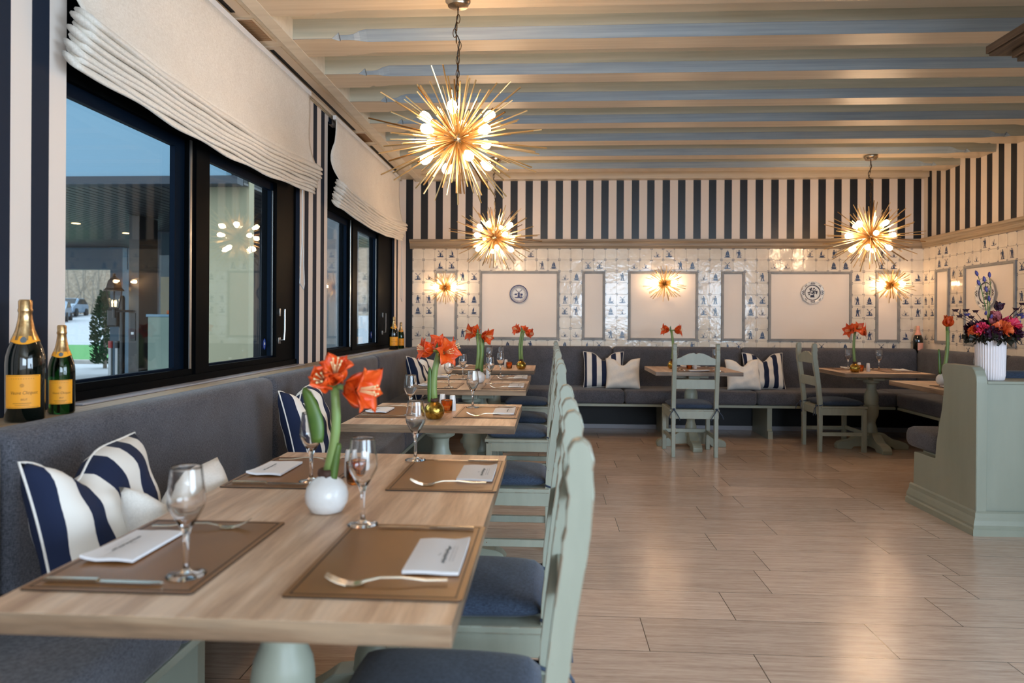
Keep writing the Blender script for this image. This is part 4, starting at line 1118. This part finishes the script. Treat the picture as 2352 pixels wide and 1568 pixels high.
def add_mesh(name, me, parent, p, d, s=1):
    o = bpy.data.objects.new(name, me); C.objects.link(o); o.parent = parent; place_dir(o, p, d, s); return o
def chandelier(loc, top, label, seed):
    t_ = thing('chandelier', label, 'chandelier', loc, 0, 'brass starburst chandeliers'); rr = random.Random(seed)
    m = MB(); m.ball((0,0,0),.032,20); m.build('hub','brushed_nickel',t_,smooth='all')
    bd = []
    for k in range(4):
        a = k*pi/2+.55+seed; bd.append(Vector((cos(a)*cos(.62),sin(a)*cos(.62),sin(.62)))); bd.append(Vector((cos(a+.5)*cos(.62),sin(a+.5)*cos(.62),-sin(.62))))
        a += pi/4; bd.append(Vector((cos(a+.1)*cos(.06),sin(a+.1)*cos(.06),.06)))
    n = 100
    for k in range(n):
        z = 1-2*(k+.5)/n; a = k*2.39996+rr.uniform(-.1,.1); s = math.sqrt(1-z*z)
        d = Vector((s*cos(a),s*sin(a),z))+Vector([rr.uniform(-.06,.06) for _ in range(3)]); d.normalize()
        L = 1/math.sqrt((d.x**2+d.y**2)/.445**2+d.z**2/.325**2)*rr.uniform(.78,1.06)
        if d.z > .985: continue
        near = min(bd, key=lambda b:-b.dot(d))
        if near.dot(d) > .985: d = (d-near*.18).normalized()
        add_mesh('spike', SPIKE if rr.random()<.85 else SPIKE2, t_, d*.02, d, L-.02)
    m = MB()
    for k in range(64):
        z = 1-2*(k+.5)/64; a = k*2.39996+1.3; s = math.sqrt(1-z*z)
        d = Vector((s*cos(a),s*sin(a),z)); L = 1/math.sqrt((d.x**2+d.y**2)/.40**2+d.z**2/.31**2)*rr.uniform(.45,.9)
        if any(b.dot(d) > .97 for b in bd): continue
        m.tube([d*.02,d*L],.003,5)
    o = m.build('short_spikes','brass',t_,smooth=True); o['kind'] = 'stuff'
    for b in bd:
        bo = add_mesh('bulb', BM, t_, b*.155, b); so = bpy.data.objects.new('socket', SM); C.objects.link(so); so.parent = bo
    H = top-loc[2]
    m = MB(); m.lathe([(.012,H-.05),(.02,H-.047),(.05,H-.043),(.054,H-.03),(.062,H-.022),(.064,H-.008),(.055,H-.001)],seg=28); m.build('canopy','brushed_nickel',t_,smooth=True)
    ch = MB(); z = H-.052; k = 0; wob = []
    zs = []
    while z > .04:
        zs.append(z); z -= .034
    def off(z):
        q = (z-.0)/H; a = max(0,1-abs(q-.74)/.16); return Vector((.022*sin(q*22)*a, .012*sin(q*17)*a, 0))
    for k,z in enumerate(zs):
        c = off(z)+Vector((0,0,z-.018)); ax = Vector((1,0,0)) if k%2 else Vector((0,1,0))
        ch.tube([c+ax*(.0085*cos(t2))+Vector((0,0,.0225*sin(t2))) for t2 in [i*2*pi/10 for i in range(10)]],.0021,5,closed=True)
    ch.build('chain','bronze_chain',t_,smooth='all')
    m = MB(); m.tube([off(zz)+Vector((.004*sin(zz*40),.004*cos(zz*33),zz)) for zz in [H-.03-(H-.03)*i/40 for i in range(41)]],.0028,6); m.build('cable','cable',t_,smooth='all')
    return t_
chandelier((-.462,3.42,2.112),2.81,'large brass starburst chandelier hanging nearest the viewer',1)
chandelier((-.548,6.84,2.03),2.81,'far brass starburst chandelier above the left row of tables',2.3)
chandelier((3.048,6.84,2.035),2.81,'brass starburst chandelier above the right back table',3.1)
def sconce(x, z, label, seed):
    t_ = thing('wall_lamp', label, 'wall lamp', (x,YB-.03,z), 0, 'brass starburst wall lamps'); rr = random.Random(seed)
    m = MB(); m.lathe([(.05,-.0),(.05,-.012),(.03,-.02),(.012,-.055)],axis=1,seg=20,c=(0,.028,0)); m.ball((0,-.05,0),.022,14); m.build('mount','brass_dark',t_,smooth=True)
    c0 = Vector((0,-.05,0)); k = 0; cnt = 0
    for k in range(110):
        zz = 1-2*(k+.5)/110; a = k*2.39996; s = math.sqrt(1-zz*zz); d = Vector((s*cos(a),s*sin(a),zz))
        if d.y > .28 or abs(d.x) > .93 and abs(d.z) < .2: continue
        L = 1/math.sqrt((d.x**2)/.245**2+(d.y**2)/.16**2+d.z**2/.19**2)*rr.uniform(.7,1.05)
        if d.y > 0: L = min(L, .07/d.y)
        add_mesh('spike', SPIKE, t_, c0+d*.01, d, L)
    for s in (-1,1):
        d = Vector((s,-.25,.08)).normalized(); bo = add_mesh('bulb', BM, t_, c0+d*.07, d); so = bpy.data.objects.new('socket', SM); C.objects.link(so); so.parent = bo
        add_mesh('spike', SPIKE, t_, c0+Vector((s*.12,.0,-.028)), Vector((s,-.05,0)).normalized(), .12)
sx = lambda px_: 0
sconce(-1.195,1.585,'brass starburst wall lamp in the left corner of the back wall',1)
sconce(1.275,1.637,'brass starburst wall lamp in the middle of the back wall',2)
sconce(3.745,1.632,'brass starburst wall lamp in the right corner of the back wall',3)

# ---------------------------------------------------------------- green settle at the right
st_ = thing('settle_bench','tall sage green wooden settle end with ledge, at the right edge','settle',(2.46,4.17,0)); O = -Vector(st_.location)
Tm = Matrix.Translation(O)
m = MB(); m.T = Tm
outl = [(4.17,.10),(4.17,.88),(4.175,.915),(4.19,.945),(4.215,.962),(4.25,.968),(4.49,.968),(4.525,.955),(4.535,.93),(4.53,.895),(4.505,.86),(4.505,.80),(4.525,.68),(4.56,.56),(4.585,.46),(4.595,.35),(4.86,.35),(4.87,.10)]
m.prism(outl,0,2.46,2.52); bmesh.ops.bevel(m.b, geom=[e for e in m.b.edges], offset=.004, segments=1, affect='EDGES'); m.build('end_panel','sage_plain',st_)
m = MB(); m.T = Tm; m.box(2.52,4.13,4.185,4.21,.10,.868); m.build('back_panel','sage_plain',st_)
m = MB(); m.T = Tm; m.box(2.52,4.13,4.165,4.42,.868,.885,.004); m.build('ledge','sage_plain',st_)
m = MB(); m.T = Tm
bp = [(0,0),(.036,0),(.036,.035),(.028,.045),(.03,.06),(.02,.085),(.012,.1),(.010,.125),(0,.135)]
rg = []
for px_,py_,kx,ky in ((4.13,4.17,0,1),(2.46,4.17,1,1),(2.46,4.90,1,0)): rg.append([m.v((px_-d*kx,py_-d*ky,z)) for d,z in bp])
for A,B in zip(rg,rg[1:]):
    for k in range(len(bp)-1): m.face([A[k],A[k+1],B[k+1],B[k]])
m.face(rg[0]); m.face(rg[-1][::-1]); m.build('base_moulding','sage_plain',st_)
m = MB(); m.T = Tm; m.box(2.52,4.13,4.30,4.86,.06,.36,.003); m.build('seat_base','sage_plain',st_)
soft_box('seat_cushion',2.47+O.x,4.1+O.x,4.60+O.y,5.02+O.y,.365,.505,st_,.05)
soft_box('back_cushion',2.62+O.x,4.1+O.x,4.44+O.y,4.56+O.y,.50,.925,st_,.04,'cushion_fabric')

# flower vase on the ledge
vz = .8855; vl = (2.605,4.285,vz)
t_ = thing('ribbed_vase','white ribbed cylinder vase standing on the green settle ledge','vase',vl)
m = MB(); m.lathe([(.066,0),(.072,.004),(.076,.03),(.080,.24),(.080,.25),(.074,.25),(.07,.1),(.001,.09)],seg=216,cap=False,rib=lambda a:1-.055*abs(sin(a*18))); m.build('vase_body','ribbed_white',t_,smooth='all')
tq = thing('flower_bouquet','mixed bouquet of pink, orange and plum flowers in the ribbed vase','bouquet',(vl[0],vl[1],vz+.25))
rr = random.Random(9)
def ruffle(name, c, r, mat, n=26, fl=.6, seed=0):
    m = MB(); r2 = random.Random(seed)
    for k in range(n):
        z = 1-1.7*(k+.5)/n; a = k*2.4; s = math.sqrt(max(0,1-z*z)); d = Vector((s*cos(a),s*sin(a),z*fl+.05)).normalized()
        q = d.to_track_quat('Z','Y').to_matrix().to_4x4(); T0 = m.T; m.T = Matrix.Translation(Vector(c)+d*r*.35) @ q @ Matrix.Rotation(r2.uniform(0,6),4,'Z')
        m.grid(lambda u,v: ((v-.5)*r*.9*(.4+u), .12*r*sin(v*13+k)*u+(u*u)*r*.25, u*r*.72+.05*r*sin(v*19)), 4, 7); m.T = T0
    return m.build(name,mat,tq,smooth='all',recalc=False)
FL = [('carnation',(-.075,-.05,.045),.04,'petal_pink'),('carnation',(.015,-.085,.045),.048,'petal_orange'),('carnation',(.075,-.055,.065),.052,'petal_pink'),('carnation',(.095,-.06,.02),.042,'petal_plum'),
      ('carnation',(-.04,-.085,.02),.042,'petal_plum'),('carnation',(-.09,-.02,.03),.04,'petal_orange'),('carnation',(.0,.05,.05),.05,'petal_plum'),('carnation',(-.06,.06,.05),.045,'petal_plum')]
for i,(nm,c,r,mt) in enumerate(FL): ruffle(nm,c,r,mt,seed=i)
for i in range(9):
    a = i*2*pi/9; ruffle('foliage',(.095*cos(a),.095*sin(a),-.005-.01*(i%2)),.045,'leaf_dark',14,.3,i+30)
m = MB()
flower_mesh(m, Matrix.Translation((.015,-.02,.075)), .085, .12, 3, 12); flower_mesh(m, Matrix.Translation((.015,-.02,.07)), .075, .3, 4, 12)
m.build('protea','petal_protea',tq,smooth='all',recalc=False)
def sprig(pts, mat, r=.0018):
    m = MB(); m.tube(pts, r, 5); return m.build('twig',mat,tq,smooth='all')
def bud(p, d, L, mat):
    m = MB(); q = Vector(d).normalized().to_track_quat('Z','Y').to_matrix().to_4x4(); m.T = Matrix.Translation(p) @ q
    m.lathe([(.001,0),(L*.2,L*.25),(L*.24,L*.5),(L*.17,L*.8),(.001,L)],seg=10); return m.build('bud',mat,tq,smooth='all')
for (x,z) in ((-.085,.365),(-.075,.31),(-.045,.33),(-.018,.355),(-.035,.27),(-.02,.215)):
    sprig([(0.0,-.01,.03),(x*.3-.01,-.015,z*.45),(x*.8,-.02,z*.85),(x,-.02,z)],'leaf_green'); bud((x,-.02,z-.005),(x*.5,0,.1),.038,'petal_blue')
m = MB(); flower_mesh(m, Matrix.Translation((.02,-.03,.16)) @ Matrix.Rotation(RAD(20),4,'Y'), .06, .35, 8, 6); m.build('lisianthus','petal_plum',tq,smooth='all',recalc=False)
sprig([(0,0,.03),(.01,-.02,.1),(.018,-.028,.17)],'leaf_green')
for tip in ((-.215,.155),(-.19,.12),(-.155,.155),(-.15,.13),(-.10,.15),(.165,.195),(.19,.185),(.13,.165),(.15,.13),(-.125,.115)):
    sprig([(tip[0]*.15,-.01,.03),(tip[0]*.55,-.02,tip[1]*.55+.01),(tip[0],-.025,tip[1])],'berry_dark',.0016)
    m = MB(); flower_mesh(m, Matrix.Translation((tip[0],-.025,tip[1]-.004)), .022, .8, int(tip[0]*100), 6); m.build('small_blossom','berry_dark' if tip[1]!=.13 else 'petal_blue',tq,smooth='all',recalc=False)
for x,z in ((-.105,.05),(.14,.11),(.12,.075),(-.03,.11),(-.06,.13)): bud((x,-.05,z),(x,-.2,.3),.032,'petal_blue')

# ---------------------------------------------------------------- hanging moulded canopy, top right
t_ = thing('bar_canopy','dark wooden moulded canopy corner hanging at the upper right','canopy',(1.84,3.07,2.35)); O = -Vector(t_.location)
m = MB(); m.T = Matrix.Translation(O)
for k,(d,z0,z1) in enumerate(((0,2.362,2.395),(.008,2.35,2.362),(.065,2.32,2.35),(.078,2.30,2.32),(.10,2.26,2.30))): m.box(1.84+d,4.1,-.5,3.07-d,z0,z1,.003)
m.build('moulding','dark_wood',t_)
m = MB(); m.T = Matrix.Translation(O); m.box(2.06,4.1,-.5,2.85,2.395,2.81); m.build('canopy_body','dark_wood',t_)

# ---------------------------------------------------------------- outdoors, seen through the windows
def ground_z(y): return -.15 if y < 20 else (-.15+.2*(min(y,31)-20)/11 if y < 31 else .05+.9*(y-31)/16 if y < 47 else .95+.06*(y-47))
def strip(name, ya, yb, mat, lab):
    m = MB(); n = max(1,int((yb-ya)/3))
    for k in range(n):
        y0, y1 = ya+(yb-ya)*k/n, ya+(yb-ya)*(k+1)/n
        m.poly([(-90,y0,ground_z(y0)),(-1.96 if yb<=20 else 12,y0,ground_z(y0)),(-1.96 if yb<=20 else 12,y1,ground_z(y1)),(-90,y1,ground_z(y1))])
    return struct(m.build(name,mat,recalc=False), lab)
strip('forecourt',-10,20,'paving','pale paving outside the window'); 
strip('asphalt_lot',29.5,56,'asphalt','car park beyond the lawn'); strip('lawn_ground',20.1,29.5,'lawn','strip of green lawn outside'); strip('wood_floor',56,90,'leaf_litter','leaf covered ground below the bare trees')
m = MB(); m.box(-40,-3,19.9,20.12,-.16,-.03,.02); tag(m.build('kerb','kerb_stone'),'pale stone kerb in front of the lawn outside','kerb')
# hill of undergrowth behind
m = MB(); m.grid(lambda u,v: (-90+110*u, 62+22*v, ground_z(62)+13*v**.6+.8*sin(u*40+v*9)), 60, 10); struct(m.build('hillside','leaf_litter',smooth='all',recalc=False),'brown wooded hillside far outside')
cn = thing('entrance_canopy','dark soffit entrance canopy with blue-grey fascia outside the window','canopy',(-8,12,2.9)); O = -Vector(cn.location); Tm = Matrix.Translation(O)
m = MB(); m.T = Tm; m.box(-16,-4.0,8.4,8.55,2.98,4.02); m.box(-16,-4.0,8.35,8.55,4.02,4.07); m.build('fascia','render_blue',cn)
m = MB(); m.T = Tm; m.box(-16,-3.85,8.38,8.55,2.88,2.98); m.build('fascia_trim','render_navy',cn)
m = MB(); m.T = Tm
for k in range(87): m.box(-16+k*.14,-16+k*.14+.115,8.56,16.2,2.90,2.93)
m.build('soffit_slats','soffit_wood',cn)
m = MB(); m.T = Tm; m.box(-16,-3.85,8.56,16.4,2.935,3.1); m.build('canopy_roof','black',cn)
m = MB(); m.T = Tm; m.box(-16,-10.1,16.2,16.4,2.38,2.90); m.build('far_fascia','render_slate',cn)
for x,y in ((-8.45,12.0),(-8.4,13.4)):
    m = MB(); m.T = Tm; m.lathe([(.07,2.895),(.07,2.899)],c=(x,y,0),seg=16); m.build('downlight','lamp_glow',cn)
for x0,x1,y0,y1,mt,lb in ((-6.88,-6.71,11.05,11.59,'pillar_brown','brown-grey entrance pillar carrying the lantern outside'),(-10.42,-10.12,16.0,16.45,'render_slate','slate blue pillar behind the lantern outside')):
    t_ = thing('entrance_pillar',lb,'pillar',((x0+x1)/2,(y0+y1)/2,-.15)); m = MB(); m.box(x0-t_.location.x,x1-t_.location.x,y0-t_.location.y,y1-t_.location.y,0,3.04); m.build('shaft',mt,t_)
    if mt == 'pillar_brown':
        m = MB(); m.box(-.055,.035,y0-t_.location.y-.012,y0-t_.location.y,1.0,1.45,.004); m.build('intercom_panel','lantern_black',t_)
        m = MB(); m.box(-.035,.01,y0-t_.location.y-.016,y0-t_.location.y-.0125,1.1,1.14); m.build('button','white_plastic',t_)
# dark entrance block with glazed door, right of pillar
m = MB(); m.box(-7.66,-3.8,13.2,13.4,-.15,2.92); struct(m.build('facade_front','render_navy'),'dark blue building front outside')
m = MB(); m.box(-3.8,-3.7,9.3,13.3,-.15,2.92); struct(m.build('facade_side','render_navy'),'dark blue side of the building outside')
dr = thing('glazed_door','glass door reflecting trees in the dark building outside','door',(-7.3,13.1,0)); 
m = MB(); m.box(-.28,.42,.04,.06,.9,2.85); m.build('door_glass','pane',dr)
m = MB(); m.box(-.26,-.06,.065,.09,1.2,2.02); m.build('lit_panel','lit_interior',dr)
t_ = thing('counter_cabinet','pale green-grey cabinet standing outside before the dark wall','cabinet',(-5.81,10.7,-.15)); 
m = MB(); m.box(-.42,.42,-.2,.2,0,1.39,.006); m.build('cabinet_body','cabinet_green',t_); m = MB(); m.box(-.44,.44,-.22,.22,1.39,1.43,.004); m.build('cabinet_top','render_blue',t_)
m = MB(); m.lathe([(.05,0),(.06,.02),(.055,.06),(.001,.07)],c=(-5.98,10.7,1.2805),seg=16); tag(m.build('orange_bowl','orange_plastic',smooth=True),'small orange bowl on the cabinet outside','bowl')
# pale screen wall seen through the second pane
pw = thing('screen_wall','tall pale rendered wall outside, seen through the second pane','wall',(-4.3,8.7,-.15)); m = MB(); m.box(-.42,.46,0,.15,0,4.3); m.build('wall_face','pale_wall',pw)
m = MB(); m.box(-.335,-.33,-.004,0,0,4.3); m.build('joint','black',pw)
m = MB(); m.box(-8.0,-3.4,10.5,10.7,-.15,.2)
m.b.free()
# lantern
ln = thing('wall_lantern','black carriage lantern with lit candles on the pillar outside','lantern',(-7.03,10.90,1.36))
m = MB(); m.tube([(.24,.13,-.03),(.05,.02,-.03),(0,0,-.03)],.018,8); m.tube([(0,0,-.14),(0,0,.02)],.03,8); m.lathe([(.04,.13),(.04,.13)],seg=8) if False else None
m.build('bracket','lantern_black',ln)
m = MB()
for k in range(6):
    a = 2*pi*k/6; m.tube([(.075*cos(a),.075*sin(a),.02),(.125*cos(a),.125*sin(a),.30)],.007,5)
m.lathe([(.08,.0),(.085,.02),(.075,.025)],seg=6); m.lathe([(.17,.295),(.165,.31),(.13,.34),(.12,.38),(.095,.46),(.06,.50),(.03,.515),(.02,.54),(.03,.55),(.02,.575),(.001,.58)],seg=6); m.build('lantern_frame','lantern_black',ln)
m = MB(); m.lathe([(.07,.025),(.12,.295)],seg=6,cap=False); m.build('lantern_pane','pane',ln,recalc=False)
for k in range(3):
    a = k*2.1; m = MB(); m.lathe([(.008,.04),(.008,.09),(.012,.10),(.014,.115),(.001,.15)],c=(.03*cos(a),.03*sin(a),0),seg=8); m.build('candle_lamp','lamp_glow',ln,smooth=True)
pl = bpy.data.lights.new('lantern_light','POINT'); pl.energy = 1.2; pl.color = (1,.65,.35); pl.shadow_soft_size=.03; po = bpy.data.objects.new('lantern_light',pl); C.objects.link(po); po.parent = ln; po.location=(0,0,.18)
# conifer
rr = random.Random(4)
cf = thing('conifer','narrow green conifer shrub outside behind the lantern','shrub',(-12.05,18.3,-.15))
m = MB(); m.tube([(0,0,0),(0,0,1.9)],[.05,.01],8); m.build('trunk','bark_grey',cf)
m = MB()
for k in range(1500):
    z = .1+1.95*rr.random()**.9; rad_ = .30*min(1,(2.15-z)/.9)**.8*(.7+.3*min(1,z/.3)); a = rr.uniform(0,2*pi); q = rad_*(.55+.5*rr.random())
    p = Vector((q*cos(a),q*sin(a),z)); u = Vector((cos(a),sin(a),.9)).normalized()*rr.uniform(.07,.13); s_ = Vector((-sin(a),cos(a),rr.uniform(-.3,.3)))*.03
    m.poly([p-s_,p+u*.5-s_*1.1+Vector((0,0,.02)),p+u,p+u*.5+s_*1.1]) ; m.poly([p,p+u*.6+Vector((s_.y,-s_.x,0)),p+u*1.1,p+u*.4-Vector((s_.y,-s_.x,0))])
m.build('foliage','conifer',cf,recalc=False)
# queue posts, letter box post
for i,(x,y) in enumerate(((-6.74,10.52),(-6.62,10.5))):
    t_ = thing('barrier_post','silver barrier post outside, '+('left of the pair' if i==0 else 'right of the pair'),'post',(x-.1,y,-.15),0,'barrier posts outside')
    m = MB(); m.lathe([(.052,0),(.052,.02),(.03,.03),(.03,.98),(.035,1.0)],seg=14); m.build('post','steel',t_,smooth=True)
    m = MB(); m.lathe([(.034,.9),(.034,1.01)],seg=14); m.build('belt_head','red_belt' if i==0 else 'lantern_black',t_,smooth=True)
t_ = thing('letterbox_post','black post with a rounded letter box outside','post',(-7.15,11.3,-.15)); m = MB(); m.lathe([(.045,0),(.045,1.7),(.03,1.74)],seg=12); m.build('post','lantern_black',t_,smooth=True)
m = MB(); m.box(-.22,-.045,-.08,.08,1.22,1.52,.03); m.build('box','lantern_black',t_)
# parked cars
def car(loc, label, rz):
    t_ = thing('parked_car',label,'car',loc,rz,None)
    m = MB(); m.prism([(-2.1,.3),(2.1,.3),(2.15,.7),(1.9,.85),(1.1,.95),(.5,1.42),(-1.0,1.45),(-1.9,.98),(-2.15,.85)],1,-.85,.85); bmesh.ops.bevel(m.b, geom=list(m.b.edges), offset=.07, segments=2, affect='EDGES'); m.build('car_body','car_paint',t_,smooth=True)
    m = MB(); m.prism([(.95,.97),(.45,1.36),(-.95,1.38),(-1.7,1.0)],1,-.87,.87); m.prism([(1.12,.97),(.56,1.40),(.5,1.40),(1.0,.97)],1,-.7,.7); m.build('car_window','car_glass',t_)
    for x in (-1.3,1.3):
        for y in (-.86,.86): m = MB(); m.lathe([(.32,-.1),(.32,.1)],c=(x,y,.32),axis=1,seg=20); m.build('wheel','tyre',t_,smooth=True)
car((-34.3,46.5,ground_z(46.5)),'silver-blue car parked outside, the nearer one',RAD(-60)); car((-37.6,52.6,ground_z(52.6)),'pale car parked outside behind the nearer car',RAD(-70))
# bare trees
def tree_proto(seed):
    r3 = random.Random(seed); m = MB(); H = 10
    def br(p, d, L, r, lev):
        n = 4; pts = [p]; dd = d.copy()
        for k in range(n):
            dd = (dd+Vector([r3.uniform(-.14,.14) for _ in range(3)])).normalized(); pts.append(pts[-1]+dd*L/n)
        m.tube(pts,[r*(1-.6*k/n) for k in range(n+1)],5 if lev else 7,cap=False)
        if lev < 3:
            for k in range(5 if lev == 0 else 3):
                q = pts[r3.randint(1,n)]; a = r3.uniform(0,2*pi); nd = (dd*.7+Vector((cos(a),sin(a),r3.uniform(-.1,.6)))*.8).normalized(); br(q,nd,L*r3.uniform(.35,.55),r*.42,lev+1)
    br(Vector((0,0,0)),Vector((0,0,1)),H,.16,0)
    o = m.build('bare_tree','bark_grey',None,smooth='all'); me = o.data; bpy.data.objects.remove(o); return me
protos = [tree_proto(s) for s in (1,2,3)]
r4 = random.Random(21)
for k in range(20):
    y = 57+3.4*(k//4); u = (-.735+.045*(k%4+.5*((k//4)%2))); o = bpy.data.objects.new('bare_tree', protos[k%3]); C.objects.link(o)
    o.location = (u*y, y, ground_z(min(y,62))+max(0,(y-62))*.5-.2); o.rotation_euler = (0,0,r4.uniform(0,6)); s = r4.uniform(.9,1.2); o.scale = (s*.34,s*.34,s*1.1)
    tag(o,'leafless grey-brown tree in the distant wood outside the window','tree','bare trees beyond the car park')
m = MB(); r5 = random.Random(8)
for k in range(26):
    p = Vector((-38.4+r5.uniform(-2.0,2.0),55.6+r5.uniform(-.3,.3),ground_z(56))); pts = [p]; d = Vector((r5.uniform(-.9,.9),r5.uniform(-.3,.3),1)).normalized()
    for q in range(5): d = (d+Vector((r5.uniform(-.3,.3),-d.y*.9,r5.uniform(-.3,.12)))).normalized(); pts.append(pts[-1]+d*.95)
    m.tube(pts,[.045*(1-.15*q) for q in range(6)],5)
tag(m.build('bare_bush','bark_grey',smooth='all'),'pale bare branching bush behind the parked cars at the edge of the car park outside','bush')
